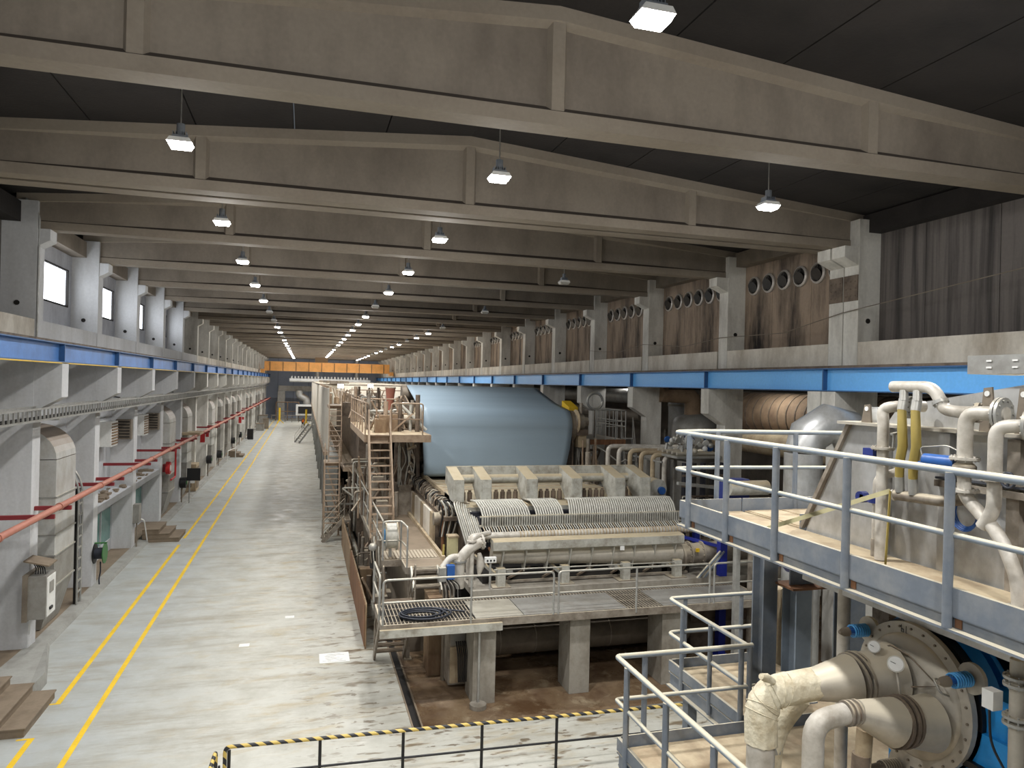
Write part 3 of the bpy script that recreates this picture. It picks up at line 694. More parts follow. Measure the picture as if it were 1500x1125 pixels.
for i, (y, z, lb) in enumerate(((54.0, 3.0, 'red and white fire sign on the column past the black notice board'), (84.0, 2.6, 'far red and white fire sign on a left column'))):
    t = thing('fire_sign', lb, 'sign', (-6.95, y, z))
    MB().box(-7.05, -6.3, y-.02, y+.02, z, z+.95).build('plate', 'white', t); MB().box(-6.9, -6.6, y-.04, y-.02, z+.12, z+.8).build('red_field', 'red', t)
    MB().box(-6.55, -6.35, y-.04, y-.02, z+.5, z+.8).build('red_field', 'red', t)
t = thing('fire_hose_cabinet', 'red fire hose disc on the boxed duct below the salmon pipe', 'fire hose', (-6.85, 41.6, 2.3))
MB().cyl((-6.95, 41.65, 2.8), (-6.75, 41.65, 2.8), .33, 18).build('reel', 'red', t); MB().cyl((-6.75, 41.65, 2.8), (-6.73, 41.65, 2.8), .16, 14).build('hub', 'white', t)
MB().pipe([(-6.8, 43.5, 3.95), (-6.8, 43.5, 2.1), (-6.8, 42.2, 2.1)], .05, .15, 8).build('feed_pipe', 'red', t); MB().box(-7.1, -6.95, 41.45, 41.85, 2.6, 3.0).build('bracket', 'dark_red', t)
for k, (y, z) in enumerate(((46.9, .8), (59, .9), (66, .6), (78, .8), (86, .8))):
    t = thing('reel_station', 'small black hose reel on the left columns, %s beyond the second air duct' % ORD[k], 'hose reel', (-6.8, y, z))
    MB().cyl((-7.05, y, z+.5), (-6.7, y, z+.5), .32, 14).build('hose_coil', 'black', t); MB().cyl((-6.95, y, .02), (-6.95, y, z+.2), .04, 6).build('post', 'dark_pipe', t); MB().box(-6.7, -6.66, y-.1, y+.1, z+.4, z+.6).build('hub_plate', 'green_reel', t)
t = thing('white_rail', 'low white rail guarding the kerb in the distance on the left', 'railing', (-5.9, 72, 0))
MB().pipe([(-6.6, 70, 0), (-6.6, 70, 1), (-6.2, 73, 1), (-6.2, 73, 0)], .035, .1, 6).build('rail_loop', 'white', t)
t = thing('electric_cabinet', 'dark cabinet standing far down on the left kerb', 'cabinet', (-6.3, 96, 0))
MB().box(-6.8, -6.1, 95.5, 96.3, .0, 1.3).build('casing', 'black', t); MB().box(-6.7, -6.2, 95.46, 95.5, .2, 1.2).build('door', 'dark_void', t)

# ================================================================ FAR END
t = thing('air_header', 'long white header pipe with a row of nozzles across the far wall', 'pipe', (4, 140, 7.2))
MB().tube([(-2.8, 140, 7.5), (12, 140, 7.5)], .35, 12).build('header_pipe', 'white', t)
for k in range(24): MB().cyl((-2.4+k*.6, 140, 7.8), (-2.4+k*.6, 140, 8.25), .16, 8).build('nozzle', 'white', t)
for x in (2.2, 9.5): MB().cyl((x, 140.5, 7.9), (x, 140.5, 13), .45, 10).build('riser', 'duct_grey', t)
t = thing('far_ductwork', 'grey rectangular ductwork with a bent drop pipe on the far wall', 'duct', (0, 143, 0))
MB().box(-4.8, 3.5, 142.5, 143.6, 5.4, 6.4).build('cross_duct', 'duct_grey', t); MB().box(-4.9, -3.6, 142.4, 143.7, 0, 5.38).build('leg_duct', 'duct_grey', t)
MB().pipe([(-1.0, 142.6, 5.6), (-1.0, 142.6, 4.6), (.4, 142.6, 3.9), (.4, 142.6, 2.6)], .7, .8, 12).build('drop_pipe', 'duct_white', t)
t = thing('control_booth', 'small white booth with dark window at the far end of the aisle', 'booth', (.2, 138, 0))
MB().box(-1.5, 1.8, 137.5, 140, 1.0, 3.0).build('shell', 'white', t); MB().box(-1.1, 1.4, 137.4, 137.5, 1.4, 2.7).build('window_pane', 'black', t)
for x in (-1.3, 1.6): MB().box(x-.1, x+.1, 137.5, 140, 0, 1.0).build('leg', 'galvanised', t)
for x, y, lb in ((-4.1, 130, 'yellow tripod jack stand on the far aisle floor, left one'), (.3, 124, 'yellow stand beside the person at the far end')):
    t = thing('jack_stand', lb, 'stand', (x, y, 0)); MB().cyl((x, y, .4), (x, y, 2.7), .16, 8).build('post', 'yellow', t)
    for a in (0, 2.1, 4.2): MB().bar((x, y, .7), (x+.7*math.cos(a), y+.7*math.sin(a), .04), .12, .12).build('leg', 'yellow', t)
guardrail('dark barrier rail closing off the far end of the aisle', [(-5.6, 134, 0), (1.4, 134, 0)], 1.2, 1.2, .05, 'dark_pipe', name='barrier')
t = thing('roll_rack', 'clutter of brown and grey crates at the far left end of the aisle', 'crates', (-6, 120, 0))
for k, (x, y, w, h, m) in enumerate(((-6.2, 112, 1.1, 1.0, 'duct_grey'), (-5.6, 116, .8, 1.5, 'dark_pipe'), (-6.3, 121, 1.3, 1.8, 'duct_grey'))):
    MB().box(x-w/2, x+w/2, y-w/2, y+w/2, 0, h).build('crate', m, t)
    MB().box(x-w/2-.05, x+w/2+.05, y-w/2-.05, y+w/2+.05, h, h+.08).build('crate_lid', 'wood_brown', t)
guardrail('thin rail in front of the brown gate at the far wall', [(-5, 139, 0), (-1, 139, 0)], 3.4, 2, .08, 'gate_brown', name='frame_rail')
# person
def person(x, y, z, rz):
    me = bpy.data.meshes.new('person'); ob = bpy.data.objects.new('person', me); COL.objects.link(ob)
    J = [(0,0,.95,.15),(0,0,1.18,.15),(0,0,1.38,.16),(0,0,1.5,.06),(0,-.02,1.62,.095),(0,-.02,1.72,.08),
         (.19,0,1.4,.06),(.25,.02,1.14,.045),(.24,-.1,.92,.035),(.24,-.14,.84,.04),(-.19,0,1.4,.06),(-.25,.02,1.14,.045),(-.24,-.1,.92,.035),(-.24,-.14,.84,.04),
         (.1,0,.88,.1),(.12,-.12,.5,.07),(.12,.0,.09,.05),(.12,-.16,.05,.045),(-.1,0,.88,.1),(-.12,.08,.5,.07),(-.12,.25,.1,.05),(-.12,.12,.05,.045)]
    E = [(0,1),(1,2),(2,3),(3,4),(4,5),(2,6),(6,7),(7,8),(8,9),(2,10),(10,11),(11,12),(12,13),(0,14),(14,15),(15,16),(16,17),(0,18),(18,19),(19,20),(20,21)]
    me.from_pydata([j[:3] for j in J], E, [])
    md = ob.modifiers.new('skin', 'SKIN'); 
    for k, j in enumerate(J): me.skin_vertices[0].data[k].radius = (j[3], j[3])
    me.skin_vertices[0].data[0].use_root = True
    ob.modifiers.new('sub', 'SUBSURF').render_levels = 1
    me.materials.append(MATS['cloth_dark']); ob.location = (x, y, z); ob.rotation_euler.z = rz
    tag(ob, 'person in dark work clothes and orange vest walking far down the aisle', 'person')
    def child(name, b, m):
        me = bpy.data.meshes.new(name); me.from_pydata([tuple(v) for v in b.v], [], b.f); me.materials.append(MATS[m]); o = bpy.data.objects.new(name, me); COL.objects.link(o); o.parent = ob
    child('vest', MB().tube([(0, 0, .98), (0, 0, 1.2), (0, 0, 1.42)], [.19, .2, .17], 12), 'vest_orange')
    child('face', MB().ball((0, -.05, 1.63), .1, 10, 1.2), 'skin'); child('hair', MB().ball((0, 0, 1.68), .115, 10, .9), 'black')
bpy_p = person(-.15, 117, 0, .3)
# ================================================================ PAPER MACHINE (front end, wet section)
# concrete piers and front walkway at Z = 2.1
def pier(x0, x1, y0, y1, z1, label, m='pier_concrete', foot=False):
    t = thing('concrete_pier', label, 'pier', ((x0+x1)/2, (y0+y1)/2, 0)); MB().box(x0, x1, y0, y1, 0, z1).build('shaft', m, t)
    MB().box(x0-.02, x1+.02, y0-.02, y1+.02, z1, z1+.04).build('cap', m, t)
    if foot: MB().cyl((x0+.1, y0-.18, 0), (x0+.1, y0-.18, .1), .2, 18).build('round_foot', m, t); MB().cyl((x0+.12, y0-.1, .1), (x0+.12, y0-.1, z1-.1), .03, 8).build('conduit', 'galvanised', t)
    return t
pier(4.0, 4.55, 16.7, 17.5, 1.86, 'left front concrete pier under the walkway with a round foot', foot=True)
pier(6.47, 7.0, 16.75, 17.55, 1.98, 'middle front concrete pier under the walkway')
pier(9.0, 9.6, 16.75, 17.55, 1.98, 'right front concrete pier under the walkway')
pier(3.25, 3.85, 18.6, 19.4, 2.0, 'brown concrete pier standing behind the front walkway to the left', 'fence_tan')
pier(5.9, 6.6, 20.6, 21.2, 1.98, 'low rear pier in the dark under the machine')
t = thing('switch_cabinet', 'tall grey steel cabinet beside the left front pier', 'cabinet', (3.9, 17.9, 0)); MB().box(3.6, 4.05, 17.7, 18.3, .1, 1.95).build('casing', 'dirty_steel', t)
MB().box(3.64, 4.01, 17.67, 17.7, 1.1, 1.9).build('door', 'duct_grey', t); MB().box(3.64, 4.01, 17.67, 17.7, .15, 1.05).build('door', 'plate_cream', t)
b = MB()
for k in range(7): b.pipe([(3.75+k*.05, 17.5, 1.25), (3.76+k*.05, 17.3, 1.0), (3.8+k*.04, 17.35, .3)], .02, .1, 6)
tag(b.build('cable_bundle', 'dark_void'), 'dark bundle of cables hanging from the grey cabinet by the left pier', 'cables')
# big pipe beneath
t = thing('stock_pipe', 'huge grey horizontal pipe running behind the front piers', 'pipe', (8, 19, .2))
MB().tube([(4.62, 19, .7), (13.6, 19, .7)], .43, 24).build('barrel', 'dark_pipe', t)
for x in (5.2, 6.2, 8.4, 10.6): MB().cyl((x-.015, 19, .7), (x+.015, 19, .7), .445, 24).build('weld_band', 'dirty_steel', t)
for x in (4.8, 7.6, 11.5): MB().box(x-.08, x+.08, 18.9, 19.1, 0, .3).build('saddle', 'galvanised', t)
ms = struct('trim_1', (7, 22, 0))
MB().box(4.4, 13.9, 20.0, 20.3, -.1, 2.3).build('shade_backing', 'dark_void', ms)  # near-black backing: the shade under the machine put in as colour
MB().box(4.4, 13.8, 20.3, 34, 2.1, 2.3).build('machine_slab', 'grime_steel', ms)
MB().box(4.3, 13.9, 18.15, 20.3, 2.1, 2.28).build('plinth', 'pier_concrete', ms)
MB().box(2.9, 4.3, 20.4, 60, -.1, 2.3).build('side_wall', 'dark_pipe', ms)

deck('front grated walkway across the near end of the machine', 1.8, 12.0, 16.5, 18.12, 2.1, 'duct_grey', 'dirty_steel', grate='z')
for k, (a, c, m) in enumerate(((4.0, 5.2, 'galvanised'), (5.2, 7.9, 'duct_grey'), (8.9, 11.9, 'duct_grey'))):
    tag(MB().box(a+.01, c-.01, 16.55, 17.9, 2.1, 2.115).build('cover_plate', m), '%s smooth cover plate on the front walkway counted from the coiled hose' % ORD[k], 'plate')
tag(MB().box(1.75, 4.62, 16.38, 16.47, 1.84, 2.02).build('support_channel', 'headbox_paint'), 'pale steel channel under the left end of the front walkway', 'beam')
b = MB()
for (a, c, d) in ((1.8, 5.9, 0), (5.97, 10.25, 0), (10.33, 13.2, 0)): pass
guardrail('left bay of the tubular guardrail on the front walkway above the coiled hose', [(1.82, 16.5, 2.1), (5.92, 16.5, 2.1)], 1.03, 1.9, .027, 'galvanised', close=True, ext=.1)
guardrail('middle bay of the tubular guardrail on the front walkway', [(6.05, 16.5, 2.1), (10.2, 16.5, 2.1)], 1.03, 2.0, .027, 'galvanised', close=True, ext=.1)
guardrail('right bay of the tubular guardrail on the front walkway by the blue post', [(10.33, 16.5, 2.1), (13.6, 16.5, 2.1)], 1.03, 1.9, .027, 'galvanised', close=True, ext=.1)
guardrail('short tubular guardrail at the left end of the front walkway', [(1.78, 18.3, 2.1), (1.78, 16.9, 2.1)], 1.03, 1.3, .027, 'galvanised', close=True)
# coiled hose on walkway
b = MB()
for k in range(5):
    rr = .34+.05*k; z = 2.13+.03*(k % 3)
    b.tube([(2.75+rr*1.15*math.cos(q*PI/12)+.03*k, 16.98+rr*.8*math.sin(q*PI/12), z+.004*q/8) for q in range(25)], .022, 6)
b.tube([(3.2, 17.1, 2.15), (3.5, 17.2, 2.14), (3.85, 17.05, 2.13)], .022, 6)
tag(b.build('coiled_hose', 'hose_dark'), 'coil of dark blue hose lying on the front grating', 'hose')
stair('grated steel stair from the floor up to the left end of the front walkway', (2.0, 20.1, 0), (0, -1.9), (.8, 0), 2.1, 9, 'dirty_steel', tm='grime_steel')

# sheet fence along the aisle
def fence(label, x, y0, y1, n, h, m):
    t = thing('sheet_fence', label, 'fence', (x, (y0+y1)/2, 0)); w = (y1-y0)/n
    for k in range(n): MB().box(x-.012, x+.012, y0+w*k+.015, y0+w*(k+1)-.015, .06, h).build('fence_panel', m, t)
    MB().pipe([(x+.03, y0, 0), (x+.03, y0, h+.03), (x+.03, y1, h+.03), (x+.03, y1, 0)], .025, .08, 8).build('top_rail', 'fence_tan', t)
    for k in range(1, n): MB().cyl((x+.035, y0+w*k, 0), (x+.035, y0+w*k, h), .018, 6).build('post', 'fence_tan', t)
fence('near rust-streaked sheet fence along the machine side of the aisle', 1.8, 20.9, 27.6, 6, 1.25, 'rust')
fence('farther tan sheet fence along the machine side of the aisle', 1.8, 28.0, 34.2, 6, 1.25, 'fence_tan')
b = MB(); b.pipe([(1.95, 26.2, 0), (1.95, 26.2, 1.5), (2.6, 26.2, 1.5), (2.6, 26.2, .0)], .025, .12, 8); tag(b.build('pipe_hoop', 'dark_pipe'), 'bent tube hoop behind the rusty sheet fence', 'hoop')

# tending-side gangway at Z 2.6
gw = deck('brown steel gangway alongside the press section', 2.2, 3.92, 20.5, 36, 2.6, 'grime_steel', 'dirty_steel', grate=None)
gw = deck('short brown gangway end in front of the small steps', 2.75, 3.92, 19.6, 20.49, 2.6, 'grime_steel', 'dirty_steel')
tag(MB().box(2.25, 3.85, 20.6, 21.6, 2.603, 2.612).build('anti_slip_plate', 'dirty_steel'), 'ribbed plate on the brown gangway by the hose reel', 'plate')
b = MB(); 
for k in range(16): b.box(2.3+k*.1, 2.33+k*.1, 20.62, 21.55, 2.612, 2.62)
tag(b.build('plate_ribs', 'grime_steel'), 'raised ribs on the gangway plate by the hose reel', 'grating', kind='stuff')
tag(MB().box(3.86, 3.95, 20.2, 33, 2.605, 2.72).build('kerb_angle', 'plate_cream'), 'pale kerb strip along the machine side of the brown gangway', 'kerb')
stair('three small steps from the front walkway up to the brown gangway', (2.88, 18.85, 2.1), (0, .7), (.72, 0), .48, 3, 'galvanised', rails=False, tm='dirty_steel')
for x in (2.9, 3.8): 
    MB().box(x-.05, x+.05, 19.85, 19.95, .02, 2.41).build('support_leg', 'dirty_steel', gw); MB().box(x-.1, x+.1, 19.8, 20, 0, .02).build('foot_plate', 'dirty_steel', gw)
guardrail('guardrail along the aisle edge of the brown gangway', [(2.22, 32.6, 2.6), (2.22, 20.55, 2.6)], 1.1, 1.7, .026, 'galvanised')
guardrail('guardrail turning the corner beside the hose reel', [(2.22, 20.5, 2.6), (2.72, 20.5, 2.6), (2.78, 19.6, 2.6)], 1.1, .9, .026, 'galvanised', close=True)
# hose reel beside it
t = thing('hose_reel', 'pale wound hose reel with blue hub on the gangway rail', 'hose reel', (2.3, 20.75, 2.9))
MB().cyl((2.32, 20.85, 3.22), (2.62, 20.85, 3.22), .36, 22).build('hose_coil', 'hose_grey', t)
for x in (2.3, 2.62): MB().cyl((x, 20.85, 3.22), (x+.03, 20.85, 3.22), .42, 22).build('reel_disc', 'headbox_paint', t)
MB().cyl((2.27, 20.85, 3.22), (2.3, 20.85, 3.22), .2, 18).build('hub', 'spring_blue', t); MB().box(2.42, 2.5, 20.8, 20.9, 2.62, 3.0).build('stand', 'galvanised', t)
t = thing('valve_cluster', 'cluster of hoses and a small valve body outside the gangway rail', 'valves', (2.0, 20.9, 1.9))
MB().ball((1.98, 20.9, 2.9), .13).build('valve_body', 'galvanised', t); MB().cyl((1.98, 20.9, 2.3), (1.98, 20.9, 2.85), .08, 10).build('filter_bowl', 'black', t)
for k in range(4): MB().pipe([(1.95+.06*k, 20.95, 3.2), (1.9+.08*k, 20.8, 2.7), (2.0+.06*k, 20.9, 2.2), (2.1+.03*k, 20.95, 2.0)], .02, .15, 6).build('hose', 'hose_grey' if k % 2 else 'dark_pipe', t)
MB().box(2.1, 2.22, 20.85, 20.95, 2.3, 3.1).build('mount_plate', 'dirty_steel', t)

# steep stair to upper deck
stair('steep central steel stair up to the upper machine deck', (2.13, 23.35, 2.6), (0, 1.75), (.72, 0), 3.2, 13, 'ladder_brown', grate=False, hr=.9, tm='ladder_brown')
deck('upper machine deck at the top of the steep central stair', 2.0, 4.3, 25.1, 33, 5.8, 'plate_cream', 'ladder_brown', side=.25)
guardrail('guardrail along the aisle edge of the upper machine deck', [(2.02, 25.15, 5.8), (2.02, 33, 5.8)], 1.1, 1.3, .026, 'ladder_brown')
guardrail('front guardrail of the upper machine deck by the blue felt', [(2.9, 25.12, 5.8), (4.0, 25.12, 5.8)], 1.1, 1.0, .026, 'ladder_brown', close=True)
guardrail('inner guardrail at the rear of the upper machine deck', [(2.3, 31, 5.8), (4.1, 31, 5.8)], 1.1, 1.2, .026, 'ladder_brown', close=True)

# the stair towers on the aisle side
def tower(y, lb, k):
    ld = deck('middle landing of the %s ladder tower' % lb, 1.0, 1.75, y-.1, y+1.4, 3.6, 'grime_steel', 'ladder_brown', side=.15)
    deck('top landing of the %s ladder tower' % lb, 1.2, 1.85, y+1.4, y+4, 6.35, 'grime_steel', 'ladder_brown', side=.15)
    stair('lower steep flight of the %s ladder tower' % lb, (1.02, y-1.2, .6), (0, 1.1), (.68, 0), 3.0, 12, 'ladder_brown', grate=False, hr=1.0)
    stair('upper steep flight of the %s ladder tower' % lb, (1.22, y+.55, 3.6), (0, .85), (.6, 0), 2.75, 11, 'ladder_brown', grate=False, hr=1.0)
    for x in (1.0, 1.75): 
        MB().box(x-.04, x+.04, y-.04, y+.04, 0, 3.45).build('support_leg', 'ladder_brown', ld); MB().box(x-.08, x+.08, y-.08, y+.08, 0, .02).build('foot_plate', 'ladder_brown', ld)
tower(36.5, 'near', 0)
stair('short grated stair with handrails down to the aisle below the ladder tower', (.95, 35.0, 0), (1.0, .1), (0, .8), 1.1, 5, 'dirty_steel')
deck('low landing joining the short aisle stair to the gangway', 1.95, 2.2, 34.6, 36.3, 1.1, 'grime_steel', 'dirty_steel')
stair('far steel stair with parallel handrails descending into the aisle', (-.55, 90, 0), (1.6, .6), (-.5, 1.4), 2.2, 9, 'galvanised')
deck('landing at the head of the far aisle stair', 1.05, 2.3, 90.2, 92.6, 2.2, 'duct_grey', 'galvanised')

# operating side panelled cabinet with valves and hoses on top
t = thing('press_side_cabinet', 'long panelled cabinet of the press section topped with pipes and valves', 'machine cabinet', (4.2, 25.5, 2.3))
for k in range(9): MB().box(3.98, 4.05, 22.5+k*.66, 22.5+k*.66+.64, 2.62, 3.5).build('side_panel', 'hood_cream' if k % 3 else 'plate_cream', t)
MB().box(4.05, 4.5, 22.5, 28.4, 2.3, 3.5).build('body', 'grime_steel', t)
MB().box(4.5, 4.62, 21.2, 29, 3.9, 4.05).build('edge_beam', 'plate_cream', t)
MB().box(4.1, 4.6, 21.3, 29, 3.5, 3.62).build('top_tray', 'grime_steel', t)
rnd = random.Random(3)
for k in range(56):
    y = 22.4+k*.11; x = 4.1+rnd.random()*.2; z = 3.62+rnd.random()*.12
    MB().pipe([(x, y, 3.6), (x, y+rnd.uniform(-.1, .1), z+.15), (x+.18, y+rnd.uniform(-.1, .2), z+.25), (4.5, y+.1, z+.2)], rnd.choice((.014, .02, .028)), .08, 6).build('hose', rnd.choice(('hose_grey', 'dark_pipe', 'grime_steel', 'dirty_steel', 'black', 'dark_pipe')), t)
for k in range(18): MB().ball((4.22+rnd.random()*.2, 22.4+k*.33, 3.82), .07, 8).build('valve', 'dirty_steel' if k % 2 else 'grime_steel', t)
t = thing('actuator_group', 'rusty actuator drum with looping hoses at the near end of the panelled cabinet', 'actuator', (4.3, 21.8, 2.6))
MB().cyl((3.9, 22.0, 3.45), (4.2, 22.0, 3.45), .2, 18).build('drum', 'dirty_steel', t)
for k, x in enumerate((4.15, 4.35, 4.55)): MB().cyl((x, 21.7, 2.5), (x, 21.7, 3.9), .05, 10).build('cylinder_rod', ('rust', 'fence_tan', 'dark_pipe')[k], t)
for k in range(6): MB().pipe([(4.0+k*.1, 21.9, 3.9), (3.95+k*.1, 21.6, 4.15-.03*k), (4.1+k*.1, 21.4, 3.8), (4.0+k*.08, 21.5, 3.0)], .025, .2, 7).build('hose', 'hose_grey' if k % 2 else 'black', t)
for k in range(5): MB().ball((4.1+k*.12, 21.65, 3.7+.1*(k % 2)), .08).build('valve', 'pipe_pale' if k % 2 else 'dirty_steel', t)
MB().box(4.62, 4.85, 21.2, 21.7, 2.45, 4.05).build('frame_plate', 'dirty_steel', t)
t = thing('filter_box', 'small upright beige box in front of the panelled cabinet', 'box', (4.25, 20.7, 2.42)); MB().box(4.12, 4.4, 20.6, 20.9, 2.44, 3.15).build('casing', 'beige_box', t); MB().box(4.1, 4.42, 20.58, 20.92, 3.15, 3.2).build('lid', 'plate_cream', t)
b = MB(); b.pipe([(3.95, 20.45, 3.0), (3.9, 20.3, 2.5), (4.4, 20.2, 2.45), (4.75, 20.5, 2.9), (4.8, 20.8, 3.5)], .035, .25, 8); tag(b.build('looped_hose', 'hose_ochre'), 'looping ochre hose in front of the small beige box', 'hose')

# wire table
t = thing('forming_table', 'flat pale forming table between the headbox and the blue felt', 'machine table', (7.6, 26, 3.2))
for k in range(11): MB().box(4.65, 10.9, 23.6+k*.42, 23.6+k*.42+.36, 3.78, 3.86).build('table_slat', 'plate_cream' if k % 2 else 'headbox_paint', t)
for x in (4.75, 10.7): MB().box(x-.1, x+.1, 23.5, 28.3, 3.2, 3.78).build('side_beam', 'dirty_steel', t)
for x in (4.75, 7.6, 10.7): MB().box(x-.12, x+.12, 25.6, 25.9, 2.3, 3.2).build('leg', 'dirty_steel', t)

# blue felt and its rolls
XA, XB = 4.45, 10.65
t = thing('press_felt', 'broad pale blue machine felt folded over the top roll and hanging down', 'felt', (7.5, 28.5, 3.8), rz=0)
prof = [(32.9, 7.52, 0, 0), (31.5, 7.2, 0, 0), (30, 6.87, 0, 0)]   # (y, z, left inset, right inset) along the run of the felt
for k in range(11):
    a = math.radians(76-k*8.6); prof.append((28.6-.72*math.cos(a), 5.95+.72*math.sin(a), 0, 0))
prof += [(27.82, 5.5, 0, .06), (27.76, 5.0, .01, .15), (27.7, 4.5, .03, .28), (27.68, 4.15, .04, .36), (27.75, 4.0, .06, .42)]
n = 24; vs = []; fs = []
for (y, z, il, ir) in prof:
    for k in range(n+1):
        u = k/n; vs.append((XA+il+(XB-XA-il-ir)*u, y, z))
for j in range(len(prof)-1):
    for k in range(n): fs.append((j*(n+1)+k, j*(n+1)+k+1, (j+1)*(n+1)+k+1, (j+1)*(n+1)+k))
fo = MB().add(vs, fs, True).build('felt_sheet', 'felt_blue', t)
sm = fo.modifiers.new('thick', 'SOLIDIFY'); sm.thickness = .02
MB().cyl((XA-.25, 28.6, 5.95), (XB+.25, 28.6, 5.95), .66, 32).build('guide_roll', 'dark_pipe', t)
MB().cyl((XA-.2, 28.95, 4.05), (XB+.2, 28.95, 4.05), .42, 28).build('lower_roll', 'dark_void', t)
MB().cyl((XA-.2, 33.1, 7.1), (XB+.2, 33.1, 7.1), .4, 24).build('rear_roll', 'dark_pipe', t)
for x in (XA-.1, XB+.1):
    MB().prism([(28.0, 3.6), (29.4, 3.6), (33.4, 6.6), (33.4, 7.2), (29.2, 6.3), (28.1, 5.9)], 'x', x-.03, x+.03).build('side_shield', 'grime_steel', t)
def roll_end(x, s, lb):
    t = thing('roll_bearing', lb, 'bearing', (x, 28.4, 5.0))
    MB().cyl((x, 28.2, 6.15), (x+s*.35, 28.2, 6.15), .33, 22).build('bearing_housing', 'dirty_steel', t); MB().cyl((x+s*.35, 28.2, 6.15), (x+s*.55, 28.2, 6.15), .22, 18).build('end_cap', 'dirty_steel', t)
    MB().box(min(x, x+s*.5), max(x, x+s*.5), 27.9, 28.6, 5.6, 5.84).build('bearing_foot', 'grime_steel', t); MB().box(min(x+s*.1, x+s*.45), max(x+s*.1, x+s*.45), 28.0, 28.5, 5.1, 5.6).build('block', 'plate_cream', t)
    MB().cyl((x+s*.03, 28.2, 6.15), (x+s*.06, 28.2, 6.15), .52, 26).build('disc', 'plate_cream', t)
    MB().cyl((x+s*.2, 28.0, 6.5), (x+s*.2, 28.0, 6.95), .07, 10).build('lift_rod', 'dirty_steel', t)
roll_end(XA-.22, -1, 'dusty bearing housing at the left end of the felt roll'); roll_end(XB+.22, 1, 'dusty bearing housing at the right end of the felt roll')

# side frames of the press: posts and beams
def frame_post(x, y, lb, z1=5.55, w=.45):
    t = thing('press_frame_post', lb, 'machine frame', (x, y, 2.6)); MB().box(x-w/2, x+w/2, y-.3, y+.3, 2.61, 3.7).build('lower_column', 'dirty_steel', t)
    MB().box(x-w*.35, x+w*.35, y-.22, y+.22, 3.7, z1).build('upper_column', 'grime_steel', t); MB().box(x-w*.6, x+w*.6, y-.35, y+.35, 3.66, 3.74).build('cap_plate', 'dirty_steel', t)
    MB().box(x-w*.55, x-w*.4, y-.15, y+.15, 3.74, 5.2).build('duct', 'headbox_paint', t)
    rn = random.Random(int(x*10+y))
    for k in range(8): 
        a = rn.uniform(-.3, .35); MB().pipe([(x+a, y-.3, rn.uniform(5.0, z1)), (x+a+rn.uniform(-.15, .2), y-.42, 4.7), (x+a+rn.uniform(-.1, .2), y-.4, 4.2), (x+a, y-.3, 3.7)], .022, .2, 6).build('hose', rn.choice(('hose_grey', 'black', 'galvanised')), t)
    for k in range(5): MB().cyl((x+rn.uniform(0, .35), y-.34, 3.8+k*.32), (x+rn.uniform(.1, .35), y-.5, 3.95+k*.32), .06, 8).build('fitting', 'dirty_steel', t)
frame_post(3.75, 27.7, 'dusty press frame post hung with hoses left of the blue felt')
frame_post(4.15, 30.6, 'second press frame post behind the hose-hung one', 5.55)
frame_post(11.3, 28.6, 'press frame post at the right of the blue felt', 5.4)
frame_post(11.6, 31.5, 'rear press frame post at the right of the blue felt', 5.4)
t = thing('press_section', 'long dark side beams of the press section under the felt', 'machine', (7.6, 31, 2.3))
for x in (4.25, 11.0):
    MB().box(x-.12, x+.12, 29, 37, 5.2, 5.55).build('top_beam', 'grime_steel', t); MB().box(x-.12, x+.12, 29, 37, 2.3, 3.0).build('sill_beam', 'grime_steel', t)
    for k in range(4): MB().box(x-.12, x+.12, 29.4+k*2.2, 29.9+k*2.2, 3.0, 5.2).build('upright', 'grime_steel', t)

# clutter of rods, pipes and stands on the upper deck
rn = random.Random(11)
def clutter(lb, x0, x1, y0, y1, z0, n, seed, hmax=1.5, top=None):
    rn = random.Random(seed); t = thing('machine_gear', lb, 'machinery', ((x0+x1)/2, (y0+y1)/2, z0))
    for k in range(n):
        x = rn.uniform(x0, x1); y = rn.uniform(y0, y1); h = rn.uniform(.4, hmax)
        q = rn.random()
        if q < .3: MB().cyl((x, y, z0), (x, y, z0+h), rn.uniform(.03, .09), 8).build('standpipe', rn.choice(('dirty_steel', 'grime_steel', 'ladder_brown')), t)
        elif q < .5: MB().box(x-.2, x+.2, y-.2, y+.2, z0, z0+h*.55).build('gear_box', rn.choice(('dirty_steel', 'grime_steel', 'fence_tan')), t)
        elif q < .75: MB().pipe([(x, y, z0), (x, y, z0+h*.7), (x+rn.choice((-1, 1))*rn.uniform(.3, .9), y, z0+h*.7), (x+rn.uniform(-.6, .6), y+rn.uniform(-.5, .5), z0+.05)], rn.uniform(.025, .06), .12, 7).build('bent_pipe', rn.choice(('dirty_steel', 'hose_grey', 'grime_steel')), t)
        else:
            a = rn.uniform(-.8, .8); MB().bar((x, y, z0), (x+a, y+rn.uniform(-.6, .6), z0+h), .06, .06).build('brace', 'ladder_brown', t)
    return t
clutter('cluster of standpipes and gear on the upper deck behind its front guardrail', 2.3, 4.1, 26.2, 30, 5.8, 34, 5, 1.5)
clutter('dusty machine gear beyond the felt on the upper level, left side', 1.9, 5.5, 34, 44, 5.8, 50, 6, 1.6)
clutter('dusty machine gear piled across the machine crown far behind the felt', 1.9, 10, 45, 61, 5.8, 90, 7, 1.5)
clutter('gear and small pipes under the upper deck beside the steep stair', 1.9, 3.4, 26.5, 34, 2.62, 46, 8, 2.6)
clutter('gear crowded between the ladder tower and the gangway', 1.9, 2.6, 36.5, 42, .1, 30, 9, 3.2)
clutter('grimy gear under the brown gangway behind the sheet fence', 2.1, 2.8, 22, 34, 0, 34, 10, 1.8)
